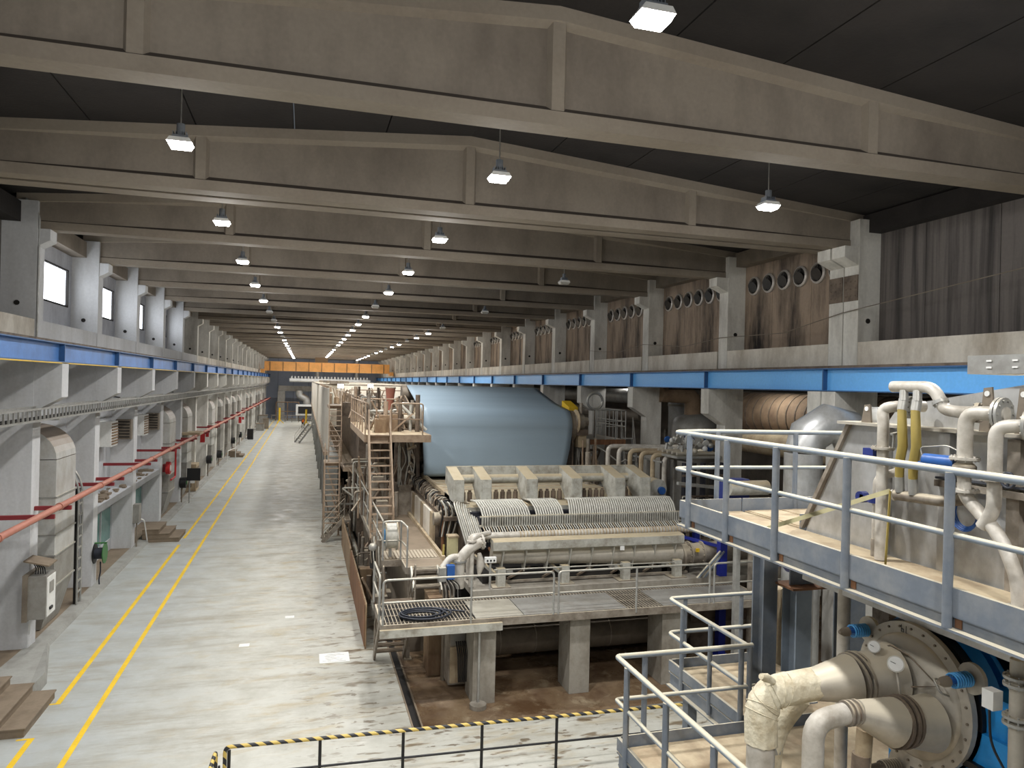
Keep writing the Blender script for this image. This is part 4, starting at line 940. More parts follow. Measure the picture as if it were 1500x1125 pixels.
t = thing('upper_cone', 'tan conical hopper standing on the upper deck', 'hopper', (3.6, 31.8, 5.8)); MB().tube([(3.6, 31.8, 5.82), (3.6, 31.8, 6.6), (3.6, 31.8, 7.35)], [.1, .13, .22], 18).build('cone', 'salmon_pipe', t); MB().cyl((3.6, 31.8, 7.35), (3.6, 31.8, 7.4), .24, 18).build('rim', 'ladder_brown', t)
deck('upper dusty machine crown deck behind the felt', 2.4, 10.8, 33.9, 62, 5.78, 'dirty_steel', 'grime_steel', side=.3)
deck('lower service deck below the machine crown', 1.9, 4.2, 36.1, 62, 3.4, 'grime_steel', 'ladder_brown', side=.2)
guardrail('long guardrail on the service deck behind the ladder tower', [(1.92, 38.5, 3.4), (1.92, 58, 3.4)], 1.1, 1.6, .026, 'ladder_brown')
guardrail('guardrail along the machine crown deck beyond the felt', [(2.42, 34, 5.8), (2.42, 60, 5.8)], 1.1, 1.6, .026, 'ladder_brown')
guardrail('crosswise guardrail on the machine crown behind the felt', [(2.6, 44.6, 5.8), (10.5, 44.6, 5.8)], 1.3, 1.4, .03, 'ladder_brown')
ms2 = struct('trim_2', (7, 45, 0)); MB().box(2.6, 10.8, 36, 62, 0, 5.45).build('machine_core', 'grime_steel', ms2)
for x, y, lb in ((2.4, 52, 'left bright work lamp on the machine crown'), (5.0, 58, 'right bright work lamp on the machine crown')):
    t = thing('work_lamp', lb, 'lamp', (x, y, 5.8)); MB().cyl((x, y, 5.8), (x, y, 7.1), .03, 8).build('pole', 'galvanised', t); MB().box(x-.22, x+.22, y-.05, y+.05, 7.1, 7.4).build('head', 'white', t); MB().box(x-.18, x+.18, y-.08, y-.05, 7.13, 7.37).build('lens', 'lens_lit', t)
# dryer hood
t = thing('dryer_hood', 'very long dryer hood with upright cream door panels along the aisle', 'machine hood', (4, 90, 3.6))
MB().box(1.35, 12.4, 63, 128, 3.7, 7.22).build('shell', 'hood_cream', t)
k = 0; y = 41.5
while y < 127:
    MB().prism([(1.3, y), (1.12, y+2.15), (1.2, y+2.15), (1.36, y)], 'z', 3.72, 7.2).build('door_panel', 'hood_cream', t); MB().box(1.2, 1.36, y+2.2, y+2.4, 3.6, 7.3).build('mullion', 'ladder_brown', t); y += 2.4
MB().box(1.14, 12.5, 63, 128, 7.22, 7.34).build('roof_edge', 'dirty_steel', t)
for k in range(14): MB().box(2+.6*(k % 3), 2.8+.6*(k % 3), 62+k*4, 63+k*4, 7.34, 7.6).build('roof_box', 'dirty_steel', t)
t = thing('hood_base', 'dark grey base wall beneath the dryer hood along the aisle', 'machine base', (1.5, 90, 0)); MB().box(1.25, 12, 62.5, 128, 0, 3.5).build('wall', 'base_grey', t); MB().box(1.25, 1.85, 41, 62.5, 0, 3.5).build('wall', 'base_grey', t); MB().box(1.05, 1.3, 41, 128, 3.5, 3.7).build('ledge', 'ladder_brown', t)
for k in range(14): MB().box(1.15, 1.25, 46+k*6, 46.25+k*6, 0, 3.5).build('pilaster', 'base_grey', t)
# ================================================================ HEADBOX
t = thing('headbox', 'cream headbox with six projecting blocks on a cross beam', 'machine headbox', (7.5, 22.5, 2.31))
BX = [(4.3, 4.62), (5.12, 5.46), (6.56, 6.92), (8.02, 8.38), (9.48, 9.84), (10.36, 10.72)]
for k, (a, c) in enumerate(BX):
    MB().prism([(20.95, 4.12), (20.95, 4.78), (22.15, 5.03), (22.15, 4.55), (21.5, 4.12)], 'x', a, c).build('bracket_block', 'headbox_paint', t)
    b = MB(); b.box(a+.03, a+.06, 20.93, 20.95, 4.15, 4.75); b.box(c-.06, c-.03, 20.93, 20.95, 4.15, 4.75); b.build('front_rib', 'headbox_paint', t)
MB().box(4.3, 10.72, 22.15, 22.27, 4.5, 5.04).build('rear_beam', 'headbox_paint', t)
MB().cyl((4.62, 21.95, 4.68), (10.36, 21.95, 4.68), .13, 20).build('slice_tube', 'headbox_paint', t)
MB().prism([(21.6, 3.7), (21.6, 4.0), (23.4, 4.1), (23.4, 3.6)], 'x', 4.5, 10.6).build('slice_body', 'headbox_paint', t)
MB().box(4.45, 10.65, 20.6, 21.6, 3.9, 4.02).build('upper_lip', 'headbox_paint', t)
for k in range(27):
    x = 4.75+k*.21
    if any(a-.1 < x < c+.1 for a, c in BX): continue
    b = MB(); b.cyl((x, 21.7, 4.02), (x, 21.7, 4.3), .075, 10); b.cyl((x, 21.7, 4.3), (x, 21.7, 4.36), .05, 8); b.build('spindle_drive', 'grime_steel', t)
for k in range(8): MB().box(5.0+k*.72, 5.06+k*.72, 20.5, 21.0, 4.02, 4.1).build('clamp_strip', 'plate_cream', t)
MB().box(4.5, 10.7, 20.4, 21.6, 3.45, 3.9).build('body', 'navy_dark', t)  # near-black colour stands for the shade beneath the hoses
MB().box(4.6, 10.6, 20.42, 21.6, 2.4, 3.45).build('lower_body', 'grime_steel', t)
# bank of tubes arching from the body to the comb (counted: 84 tubes)
t = thing('tube_bank', 'bank of pale flexible tubes arching down to a comb on the headbox front', 'hose bank', (7.6, 20, 3.4))
gap = {20: 1, 21: 1, 34: 1, 35: 1}
for k in range(84):
    x = 4.98+k*.0735
    if k in gap: continue
    lean = .25 if k < 20 else .12 if k < 34 else -.32 + (k-34)*.002
    x2 = x
    x1 = x-lean*.6
    b = MB(); b.tube([(x1, 20.95, 4.17), (x1+(x2-x1)*.35, 20.5, 4.2), (x1+(x2-x1)*.8, 20.15, 4.05), (x2, 19.98, 3.85)], .029, 6, False); b.build('hose', 'hose_grey', t)
for k in range(86):
    x = 4.93+k*.073; MB().box(x, x+.038, 19.88, 19.98, 3.58, 3.86).build('comb_tooth', 'headbox_paint', t)
MB().box(4.88, 11.26, 19.92, 20.0, 3.83, 3.87).build('comb_cap', 'headbox_paint', t); MB().box(4.88, 11.26, 19.92, 20.0, 3.56, 3.61).build('comb_sill', 'headbox_paint', t)
MB().box(4.9, 11.2, 20.03, 20.4, 2.9, 3.8).build('back_plate', 'navy_dark', t)  # near-black plate paints the shade seen between the comb teeth
for k in range(84):
    x = 4.96+k*.074; MB().tube([(x, 19.9, 3.58), (x+.015, 19.72, 3.5), (x, 19.56, 3.42), (x+.01, 19.62, 3.2)], .02, 5, False).build('hose', 'hose_grey' if k % 3 else 'dirty_steel', t)
t = thing('distribution_pipe', 'long ribbed distribution pipe across the front below the comb', 'pipe', (7.8, 19.4, 3.3))
MB().cyl((4.85, 19.42, 3.42), (11.5, 19.42, 3.42), .1, 16).build('pipe_run', 'pipe_pale', t)
for k in range(56): MB().cyl((5.9+k*.1, 19.42, 3.42), (5.93+k*.1, 19.42, 3.42), .115, 12).build('rib', 'plate_cream', t)
MB().pipe([(4.85, 19.42, 3.42), (4.5, 19.42, 3.42), (4.45, 19.3, 3.1), (4.45, 19.3, 2.31)], .1, .25, 14).build('elbow', 'pipe_pale', t)
for k in range(42): MB().cyl((5.0+k*.15, 19.35, 3.12), (5.04+k*.15, 19.3, 3.02), .035, 6).build('coupling', 'rust' if k % 4 == 0 else 'galvanised', t)
t = thing('tapered_header', 'tapered steel header with cream cover box along the headbox front', 'header pipe', (7.8, 18.8, 2.6))
b = MB(); b.prism([(18.5, 3.2), (18.45, 3.23), (18.45, 3.45), (18.5, 3.48), (18.75, 3.5), (18.75, 3.2)], 'x', 4.9, 10.55); b.build('cover_box', 'headbox_paint', t)
b = MB(); b.cyl((4.95, 18.85, 3.0), (10.6, 18.85, 2.86), .2, 20, .3); b.build('cone', 'stainless_dusty', t)
for k in range(9): 
    x = 5.2+k*.64; MB().prism([(18.48, 3.2), (18.85, 3.2), (18.95, 2.68-.02*k), (18.7, 2.6-.02*k)], 'x', x-.012, x+.012).build('gusset', 'headbox_paint', t)
MB().cyl((10.6, 18.85, 2.75), (10.66, 18.85, 2.75), .4, 22).build('end_flange', 'dirty_steel', t); MB().cyl((10.66, 18.85, 2.8), (13.8, 18.85, 2.9), .3, 20).build('feed_pipe', 'dirty_steel', t)
for x in (10.9, 11.3, 11.9): MB().flange((x, 18.85, 2.82), (1, 0, 0), .36, .05, 20, 10).build('coupling', 'dirty_steel', t)
MB().box(10.95, 11.05, 18.45, 18.5, 2.95, 3.05).build('yellow_cap', 'yellow', t)
MB().box(8.55, 8.68, 18.44, 18.45, 3.1, 3.22).build('sticker', 'white', t)
for x in (5.45, 7.0, 8.55, 10.1):
    MB().box(x-.09, x+.09, 18.75, 18.93, 2.3, 2.6).build('leg', 'galvanised', t)
MB().cyl((4.9, 18.35, 2.75), (10.2, 18.35, 2.72), .02, 8).build('tie_rod', 'galvanised', t)
t = thing('headbox_undercarriage', 'dark undercarriage of the headbox with pale foot brackets on the plinth', 'machine frame', (7.6, 19.5, 2.3))
for x in (5.1, 6.9, 8.7, 10.3):
    b = MB(); b.box(x-.11, x+.11, 18.3, 18.5, 2.31, 2.78); b.bar((x, 18.45, 2.5), (x-.5, 19.4, 2.9), .08, .08); b.build('foot_bracket', 'headbox_paint', t)
    MB().box(x-.25, x+.25, 18.25, 18.9, 2.28, 2.31).build('foot_plate', 'dirty_steel', t)
MB().box(4.9, 10.8, 18.66, 18.74, 2.3, 2.36).build('cross_beam', 'dirty_steel', t); MB().box(4.7, 10.9, 18.75, 19.9, 2.285, 2.5).build('shade_block', 'dark_void', t)  # dark block over the plinth is painted shade beneath the header
for k in range(6): MB().bar((5.3+k, 18.5, 2.46), (6.1+k, 19.0, 2.62), .05, .05).build('brace', 'grime_steel', t)
# manifold at the left of the plinth
t = thing('stock_manifold', 'thick pale manifold elbows with blue valve at the left end of the headbox', 'manifold', (4.1, 18.5, 2.4))
MB().pipe([(4.0, 18.5, 2.29), (4.0, 18.5, 3.05), (4.3, 18.5, 3.35), (4.6, 18.6, 3.45)], .14, .25, 18).build('main_elbow', 'pipe_pale', t)
MB().flange((4.0, 18.5, 3.0), (0, 0, 1), .19, .05, 20, 8).build('flange', 'galvanised', t)
MB().pipe([(4.0, 18.5, 3.1), (3.75, 18.5, 3.1), (3.55, 18.45, 2.85)], .09, .2, 12).build('side_branch', 'pipe_pale', t)
MB().pipe([(4.32, 18.5, 2.3), (4.32, 18.5, 3.6), (4.9, 18.9, 3.62)], .07, .2, 12).build('riser_pipe', 'pipe_pale', t)
MB().flange((4.32, 18.5, 3.5), (0, 0, 1), .13, .04, 16, 6).build('flange', 'pipe_pale', t); MB().flange((4.62, 18.6, 3.45), (1, .1, .1), .2, .05, 18, 8).build('flange', 'pipe_pale', t)
MB().box(3.62, 3.82, 18.2, 18.4, 2.6, 2.95).build('valve_actuator', 'motor_blue', t); MB().box(3.42, 3.6, 18.2, 18.4, 2.55, 2.9).build('valve_head', 'galvanised', t)
MB().tube([(4.5, 18.4, 3.2), (4.56, 18.4, 2.9), (4.5, 18.4, 2.6)], [.05, .13, .03], 8).build('drip_cone', 'pipe_pale', t)
for k in range(9): MB().pipe([(3.5+k*.03, 18.3, 2.6), (3.55+k*.05, 18.2, 2.3+.02*k), (3.6+k*.05, 18.3, 1.9)], .014, .1, 5).build('cable', 'galvanised' if k % 2 else 'black', t)
for x, m in ((3.6, 'dark_pipe'), (3.78, 'dark_pipe')): MB().cyl((x, 18.3, .0), (x, 18.3, 2.5), .07, 10).build('drop_pipe', m, t)
t = thing('terminal_box', 'small white terminal box with three cable glands on a stand before the headbox', 'electrical box', (4.8, 18.25, 2.3)); MB().box(4.62, 4.92, 18.2, 18.3, 2.98, 3.12).build('casing', 'white', t)
for k in range(3): MB().cyl((4.68+k*.09, 18.18, 3.04), (4.68+k*.09, 18.2, 3.04), .025, 8).build('gland', 'black', t)
MB().cyl((4.77, 18.25, 2.3), (4.77, 18.25, 2.98), .03, 8).build('stand', 'galvanised', t)
t = thing('side_hose_bundle', 'fan of thick pale hoses sweeping down at the left end of the comb', 'hose bundle', (4.7, 20, 3))
for k in range(10): MB().pipe([(4.35+k*.06, 20.9, 4.15-.02*k), (4.2+k*.075, 20.4, 4.2-.05*k), (4.3+k*.07, 19.95, 3.7-.03*k), (4.45+k*.06, 19.7, 3.1)], .027, .3, 7).build('hose', 'hose_grey' if k % 3 else 'galvanised', t)
# drive motor and small rails to the right of the headbox
t = thing('drive_motor', 'pale round motor with teal hub on a pedestal right of the headbox', 'motor', (11.5, 22, 2.3))
MB().cyl((11.5, 21.95, 4.25), (11.5, 22.5, 4.25), .34, 22).build('casing', 'headbox_paint', t); MB().cyl((11.62, 21.85, 4.2), (11.62, 21.95, 4.2), .13, 18).build('hub', 'motor_blue', t)
MB().box(11.3, 11.7, 22.0, 22.4, 2.3, 4.0).build('pedestal', 'duct_grey', t)
guardrail('small stepped rail beside the pale round motor', [(11.9, 21.0, 3.2), (12.7, 21.0, 3.0), (12.9, 20.9, 2.4)], .95, .8, .024, 'galvanised', mid=[.5], close=True)
guardrail('second small rail right of the headbox near the floor pipes', [(11.3, 20.2, 2.3), (12.9, 20.2, 2.3)], 1.0, .8, .022, 'galvanised')
deck('small service platform beside the pale motor', 11.3, 13.2, 20.4, 23, 2.6, 'grime_steel', 'dirty_steel', side=.15)
# rows of bent pipes behind the headbox on the right
t = thing('pipe_rack', 'row of six pale pipes running out and bending down behind the headbox', 'pipes', (12, 24, 4))
for k in range(6):
    x = 11.0+k*.3; y = 25-.32*k; z = 5.42-.05*k; MB().pipe([(x, y, 2.5), (x, y, z), (13.9, y, z-.02)], .085, .22, 12).build('pipe_run', 'pipe_pale' if k in (0, 1, 5) else 'plate_cream', t)
MB().cyl((10.6, 26, 2.4), (10.6, 26, 5.1), .1, 12).build('pipe_run', 'dirty_steel', t)
for x in (12.2, 13.3): MB().box(x-.03, x+.03, 23, 25.3, 5.0, 5.06).build('support', 'galvanised', t); MB().box(x-.05, x+.05, 24.0, 24.1, 2.4, 5.0).build('stand', 'duct_grey', t)
t = thing('valve_bank', 'tangle of steel valves with white and blue handles above the pipe rack', 'valves', (13.4, 23.4, 5.4))
rn = random.Random(21)
for k in range(46):
    x = rn.uniform(12.7, 14.2); y = rn.uniform(22.6, 24.2); z = 5.4+rn.uniform(0, .55)
    if k % 3 == 0: MB().ball((x, y, z), .1, 8).build('valve_body', rn.choice(('galvanised', 'white', 'stainless_dusty')), t)
    elif k % 3 == 1: MB().cyl((x, y, z-.1), (x+rn.uniform(-.1, .1), y, z+.2), .05, 8).build('spindle', 'galvanised', t)
    else: MB().cyl((x, y-.02, z), (x, y+.02, z+.02), .12, 12).build('hand_wheel', rn.choice(('valve_blue', 'motor_blue', 'white', 'galvanised')), t)
for k in range(5): MB().tube([(12.6, 22.7+k*.35, 5.36), (14.25, 22.7+k*.35, 5.36)], .06, 8).build('base_pipe', 'stainless_dusty', t)
MB().box(12.5, 14.25, 22.5, 24.4, 5.2, 5.28).build('tray', 'galvanised', t)
# dark gear beneath the valve bank
t = thing('dark_pipe_frame', 'dark frame with blue-black gear under the valve bank', 'machine frame', (13.2, 22, 0))
for k in range(5): MB().box(12.3+k*.35, 12.4+k*.35, 21.6, 21.8, 0, 5.15).build('upright', 'dark_void' if k % 2 else 'navy_dark', t)
for k in range(7): MB().box(12.2, 13.9, 21.55, 21.6, 2.6+k*.35, 2.66+k*.35).build('cross_rail', 'grime_steel', t)
b = MB(); b.bar((11.6, 20.8, 4.6), (13.9, 21.2, 4.3), .1, .1); b.build('long_brace', 'galvanised', t)
# drive side platform
deck('drive-side platform with reddish edge behind the felt on the right', 11.4, 13.3, 28.4, 31.6, 5.4, 'dirty_steel', 'rust', side=.22)
guardrail('closely posted guardrail on the drive-side platform', [(11.9, 28.4, 5.4), (13.28, 28.4, 5.4), (13.28, 31.4, 5.4)], 1.25, .45, .026, 'galvanised', mid=[.45, .62])
stair('steep stair going down from the drive-side platform by the column', (13.35, 28.2, 2.3), (.1, 1.0), (.55, 0), 3.1, 10, 'galvanised')
t = thing('ring_lamp', 'ring-shaped cable reel hanging above the drive-side platform', 'cable reel', (12.3, 29.5, 6.7)); b = MB(); b.tube([(12.3+.36*math.cos(q*PI/10), 29.5, 7.0+.36*math.sin(q*PI/10)) for q in range(21)], .06, 8); b.build('ring', 'galvanised', t); MB().cyl((12.3, 29.5, 5.4), (12.3, 29.5, 6.7), .03, 8).build('stand', 'dark_pipe', t)
t = thing('yellow_bracket', 'yellow crane hook block at the right end of the felt', 'bracket', (10.9, 28.9, 6.6)); MB().prism([(28.6, 6.45), (29.5, 6.75), (29.5, 7.0), (28.6, 6.75)], 'x', 10.75, 11.15).build('arm', 'yellow', t); MB().cyl((11.15, 28.9, 6.6), (11.4, 28.9, 6.6), .15, 14).build('pin', 'dirty_steel', t)
clutter('clutter of pipes and clamps at the right end of the felt roll', 11.1, 11.9, 27.2, 28.3, 2.5, 26, 31, 3.2)
clutter('crowded gear behind the drive-side platform', 11.2, 14.0, 32, 44, 2.4, 40, 33, 4.2)
t = thing('pale_hose', 'thin pale hose sagging under the drive-side platform', 'hose', (12, 28, 4.6)); MB().pipe([(11.6, 28.0, 5.2), (12.1, 28.0, 5.0), (12.8, 27.9, 4.45), (13.1, 27.9, 4.6)], .03, .3, 8).build('hose_run', 'hose_grey', t)

# big tank and ducts behind right columns
t = thing('domed_tank', 'grey domed tank with a gooseneck pipe between the right columns', 'tank', (16.6, 28.4, 0))
MB().tube([(16.6, 28.4, 0), (16.6, 28.4, 6.0), (16.6, 28.4, 6.35), (16.6, 28.4, 6.55)], [1.0, 1.0, .85, .35], 28).build('shell', 'duct_grey', t); MB().cyl((16.6, 28.4, 5.2), (16.6, 28.4, 5.26), 1.02, 28).build('band', 'dark_pipe', t)
MB().pipe([(16.5, 28.4, 6.5), (16.5, 28.4, 7.35), (14.9, 28.4, 7.4)], .36, .6, 18).build('gooseneck', 'brown_duct', t)
t = thing('vertical_duct', 'pale vertical round duct behind the domed tank', 'duct', (17.5, 31, 0)); MB().cyl((17.5, 31, 0), (17.5, 31, 8.3), .7, 20).build('shell', 'duct_grey', t); MB().cyl((17.5, 31, 6.8), (17.5, 31, 6.9), .74, 20).build('band', 'dark_pipe', t)
t = thing('insulated_duct', 'huge brown insulated duct running behind the right columns', 'duct', (18, 20, 6))
MB().tube([(17.6, 13.5, 6.7), (17.6, 26, 6.7)], .85, 26).build('shell', 'brown_duct', t)
for k in range(24): MB().cyl((17.6, 13.8+k*.5, 6.7), (17.6, 13.85+k*.5, 6.7), .87, 26).build('band', 'grime_steel', t)
MB().pipe([(16.4, 26, 5.7), (16.4, 17.0, 5.7)], .42, .3, 18).build('lower_pipe', 'plate_cream', t)
t = thing('silver_duct', 'shiny silver vertical duct with mitred elbow beyond the grey handrail', 'duct', (12.1, 15.4, 0))
MB().cyl((12.1, 15.4, .3), (12.1, 15.4, 6.1), .46, 26).build('shell', 'stainless', t)
MB().tube([(12.1, 15.4, 6.1), (12.25, 15.4, 6.55), (12.7, 15.3, 6.85), (13.1, 15.1, 6.75), (13.3, 15.0, 6.3)], [.46, .5, .52, .5, .48], 12).build('mitred_elbow', 'stainless', t)
MB().cyl((12.1, 15.4, 4.95), (12.1, 15.4, 4.98), .48, 26).build('band', 'galvanised', t)
MB().cyl((12.1, 15.4, 0), (12.1, 15.4, .3), .5, 26).build('floor_collar', 'dirty_steel', t)
t = thing('wall_ducting', 'horizontal grey ducts high behind the drive side', 'duct', (16.5, 38, 6.5))
MB().tube([(15.9, 33, 7.2), (15.9, 60, 7.2)], .38, 16).build('upper_duct', 'duct_grey', t); MB().tube([(16.4, 33, 6.2), (16.4, 60, 6.2)], .3, 14).build('lower_duct', 'dark_pipe', t)
clutter('dark machinery in the shade behind the right wall columns', 15.6, 19, 33, 46, 0, 60, 41, 5.5)
clutter('dark gear in the shade behind the column nearest the silver duct', 15.6, 19, 18, 26, 0, 40, 43, 4.2)
t = thing('piping_row', 'pale pipes and small blue pump beyond the grey handrail', 'pipes', (12, 17, 3))
for k in range(4): MB().tube([(10.4+k*.1, 16.1+k*.35, 4.4-.1*k), (13.5, 16.3+k*.35, 4.4-.1*k)], .09, 10).build('pipe_run', 'pipe_pale', t)
MB().box(11.0, 11.8, 17.2, 17.6, 4.6, 5.2).build('pump_casing', 'valve_blue', t); MB().cyl((11.0, 17.0, 5.0), (12.2, 17.0, 5.0), .2, 16).build('pump_barrel', 'headbox_paint', t)
for x in (10.7, 13.9): MB().box(x-.08, x+.08, 15.0, 17.6, 3.8, 3.95).build('support_beam', 'galvanised', t); MB().box(x-.06, x+.06, 16.0, 16.15, 0, 3.8).build('support_leg', 'galvanised', t)

# blue steel post with braces
t = thing('blue_post', 'deep blue steel post with grey diagonal braces right of the front walkway', 'post', (11.7, 18.3, 0))
MB().box(11.58, 11.8, 18.2, 18.4, .02, 4.2).build('shaft', 'post_blue', t); MB().box(11.5, 11.9, 18.1, 18.5, 0, .02).build('base_plate', 'post_blue', t)
for k in (0, .2): MB().bar((10.8+k, 18.22, 2.2), (11.6+k*.5, 18.22, 3.0), .07, .05).build('brace', 'paint_grey_light', t)
MB().bar((11.7, 18.3, 3.1), (10.3, 20.5, 3.3), .08, .08).build('brace', 'post_blue', t)
t = thing('blue_post', 'second deep blue post behind the first near the headbox end', 'post', (11.9, 20.3, 2.3)); MB().box(11.82, 12.0, 20.05, 20.2, 2.43, 3.9).build('shaft', 'post_blue', t); MB().box(11.75, 12.07, 20.0, 20.25, 2.42, 2.3).build('base_plate', 'post_blue', t)
t = thing('standpipes', 'group of grey vertical pipes beside the H-shaped posts', 'pipes', (12.4, 17.6, 0))
for k, (x, r) in enumerate(((12.1, .14), (12.5, .1), (12.85, .16))): MB().cyl((x, 17.4, 0), (x, 17.4, 3.6+.4*k), r, 14).build('standpipe', 'dirty_steel', t)
MB().box(10.9, 13.4, 18.6, 18.8, 0, 2.0).build('dark_panel', 'grime_steel', t)

# ================================================================ BARRIER AT THE BOTTOM
def barrier():
    t = thing('barrier_rail', 'black floor guardrail with yellow and black striped top rail at the bottom', 'railing', (2.5, 13.6, 0))
    MB().pipe([(-1.22, 13.72, 0), (-1.22, 13.72, 1.06), (7.8, 13.42, 1.06), (7.8, 13.42, 0)], .035, .1, 10).build('top_rail', 'hazard', t)
    MB().pipe([(.35, 13.66, .55), (7.8, 13.42, .55)], .022, .1, 8).build('mid_rail', 'black', t); MB().pipe([(-1.2, 13.71, .55), (.4, 13.66, .55)], .022, .1, 8).build('mid_rail', 'black', t)
    for k in range(6): 
        x = .42+k*1.52; MB().cyl((x, 13.72-(x+1.22)*.0333, 0), (x, 13.72-(x+1.22)*.0333, 1.04), .03, 10).build('post', 'black', t)
    MB().cyl((-1.15, 13.72, 0), (-1.15, 13.72, 1.0), .03, 10).build('post', 'black', t)
    return t
barrier()
t = thing('barrier_rail', 'end-on black striped barrier rail beside the corner of the striped guardrail', 'railing', (-1.3, 13, 0))
MB().pipe([(-1.36, 13.6, 0), (-1.36, 13.6, 1.06), (-1.42, 12.2, 1.06), (-1.42, 12.2, 0)], .035, .1, 10).build('top_rail', 'hazard', t); MB().cyl((-1.3, 13.6, 0), (-1.3, 13.6, .8), .02, 8).build('post', 'black', t)
MB().box(-1.36, -1.2, 13.6, 13.64, .6, .66).build('clamp', 'black', t)
# painted poster on the floor
t = thing('floor_sign', 'white printed sheet lying on the aisle floor beside the rusty fence', 'sign', (1.0, 20.4, 0))
MB().box(.55, 1.35, 20.05, 20.75, 0, .008).build('sheet', 'white', t)
b = MB(); rn = random.Random(2)
for k in range(9): 
    y = 20.12+k*.065; x0 = .62+rn.uniform(0, .15); b.box(x0, x0+rn.uniform(.2, .5), y, y+.012, .008, .0095)
b.build('print_lines', 'duct_grey', t)
for (x, y, lb) in ((-1.5, 21.9, 'left'), (-.3, 24.2, 'right')):
    tag(MB().box(x-.14, x+.14, y-.12, y+.12, 0, .006).build('floor_patch', 'white'), 'small white patch on the aisle floor, %s one of the two' % lb, 'floor patch')
# ================================================================ NEAR PLATFORMS AT THE RIGHT
ZU, ZD = 5.97, 3.15
def walkway(lb, x0, x1, y0, y1, z, toe_sides, m='plate_cream', low=.32):
    t = thing('walkway_platform', lb, 'walkway', ((x0+x1)/2, (y0+y1)/2, z-low))
    MB().box(x0+.02, x1-.02, y0+.02, y1-.02, z-.03, z).build('deck_plate', m, t)
    for s in toe_sides:
        for nm, za, zb, th in (('toe_board', z-.05 if low < .2 else z-.02, z+.17 if low < .2 else z+.14, .008), ('channel_web', z-low+.02, z-.05, .012)):
            b = MB()
            if s == 'w': b.box(x0-.03-th*(nm == 'toe_board')*4, x0-.02, y0, y1, za, zb)
            if s == 'e': b.box(x1+.0, x1+.02, y0, y1, za, zb)
            if s == 'n': b.box(x0, x1, y1, y1+.02, za, zb)
            if s == 's': b.box(x0, x1, y0-.02, y0, za, zb)
            b.build(nm, 'paint_grey', t)
        b = MB()
        if s == 'w': b.box(x0-.1, x0+.04, y0, y1, z-low, z-low+.02); b.box(x0-.06, x0+.04, y0, y1, z-.06, z-.04)
        if s == 'e': b.box(x1-.04, x1+.08, y0, y1, z-low, z-low+.02)
        if s == 'n': b.box(x0, x1, y1-.04, y1+.08, z-low, z-low+.02)
        if s == 's': b.box(x0, x1, y0-.08, y0+.04, z-low, z-low+.02)
        b.build('channel_flange', 'paint_grey', t)
    return t
walkway('grey steel walkway with cream dusty deck in front of the stainless tank', 4.98, 5.88, 2.4, 8.75, ZU, ('w', 'n'), low=.17)
walkway('end bay of the grey walkway with pale plates beyond the slanted tank edge', 5.9, 7.6, 7.55, 8.75, ZU, ('n', 'e', 's'), low=.17)
for k in range(3): tag(MB().box(5.95+k*.54, 6.45+k*.54, 7.6, 8.7, ZU, ZU+.012).build('deck_sheet', 'plate_cream'), '%s pale deck sheet on the end bay of the grey walkway' % ('left', 'middle', 'right')[k], 'plate')
t = thing('guardrail', 'big grey handrail with cream dusty top rails along the near walkway', 'railing', (4.93, 6, ZU))
MB().pipe([(4.93, 1.9, 7.05), (4.93, 8.9, 7.05), (5.3, 8.9, 7.06), (7.5, 8.72, 7.06), (7.6, 7.6, 7.06)], .033, .06, 12).build('top_rail', 'paint_grey_light', t)
MB().pipe([(4.93, 1.9, 6.55), (4.93, 8.9, 6.55), (5.3, 8.9, 6.56), (7.5, 8.72, 6.56), (7.6, 7.6, 6.56)], .026, .06, 12).build('mid_rail', 'paint_grey_light', t)
for y in (8.5, 7.62, 6.68, 5.62, 4.5, 3.3): MB().cyl((4.905, y, 5.82), (4.905, y, 7.04), .038, 14).build('post', 'paint_grey', t); MB().box(4.94, 4.955, y-.1, y-.04, 5.83, 5.92).build('bracket_plate', 'rust', t)
for x, y in ((5.55, 8.86), (6.75, 8.76)): MB().cyl((x, y, 5.82), (x, y, 7.05), .034, 14).build('post', 'paint_grey', t)
# lower platforms
lp = walkway('lower grey platform with dusty deck under the two large elbow pipes', 3.9, 7.3, 3.6, 8.24, ZD, ('w', 'n'), low=.26)
lq = walkway('lower grey side platform reaching toward the H-shaped posts', 5.78, 7.6, 8.4, 10.4, ZD, ('w', 'n'), low=.26)
t = thing('guardrail', 'grey handrail along the side platform with a rounded right end', 'railing', (6.5, 10.4, ZD))
MB().pipe([(5.74, 8.3, 4.25), (5.74, 10.48, 4.25), (7.45, 10.48, 4.25), (7.45, 10.48, 3.7), (5.74, 10.48, 3.7), (5.74, 8.34, 3.7)], .033, .12, 12).build('rail_loop', 'paint_grey_light', t)
for x, y in ((5.72, 10.0), (5.72, 9.2), (6.05, 10.5), (7.1, 10.5)): MB().cyl((x, y, 2.95), (x, y, 4.24), .034, 12).build('post', 'paint_grey', t)
t = thing('guardrail', 'grey handrail around the lower platform in the foreground', 'railing', (3.85, 6, ZD))
MB().pipe([(5.8, 8.3, 4.26), (3.85, 8.32, 4.26), (3.85, 3.2, 4.26)], .034, .05, 12).build('top_rail', 'paint_grey_light', t)
MB().pipe([(5.86, 8.3, 3.72), (3.85, 8.32, 3.72), (3.85, 3.2, 3.72)], .027, .05, 12).build('mid_rail', 'paint_grey_light', t)
for x, y in ((3.83, 7.98), (3.83, 7.0), (3.83, 6.05), (3.83, 5.0), (4.25, 8.34), (5.66, 8.34), (5.76, 8.3)): MB().cyl((x, y, 2.95), (x, y, 4.25), .036, 12).build('post', 'paint_grey', t)
MB().cyl((5.86, 8.3, 3.72), (5.92, 8.3, 3.72), .03, 10).build('end_plug', 'dark_red', t)
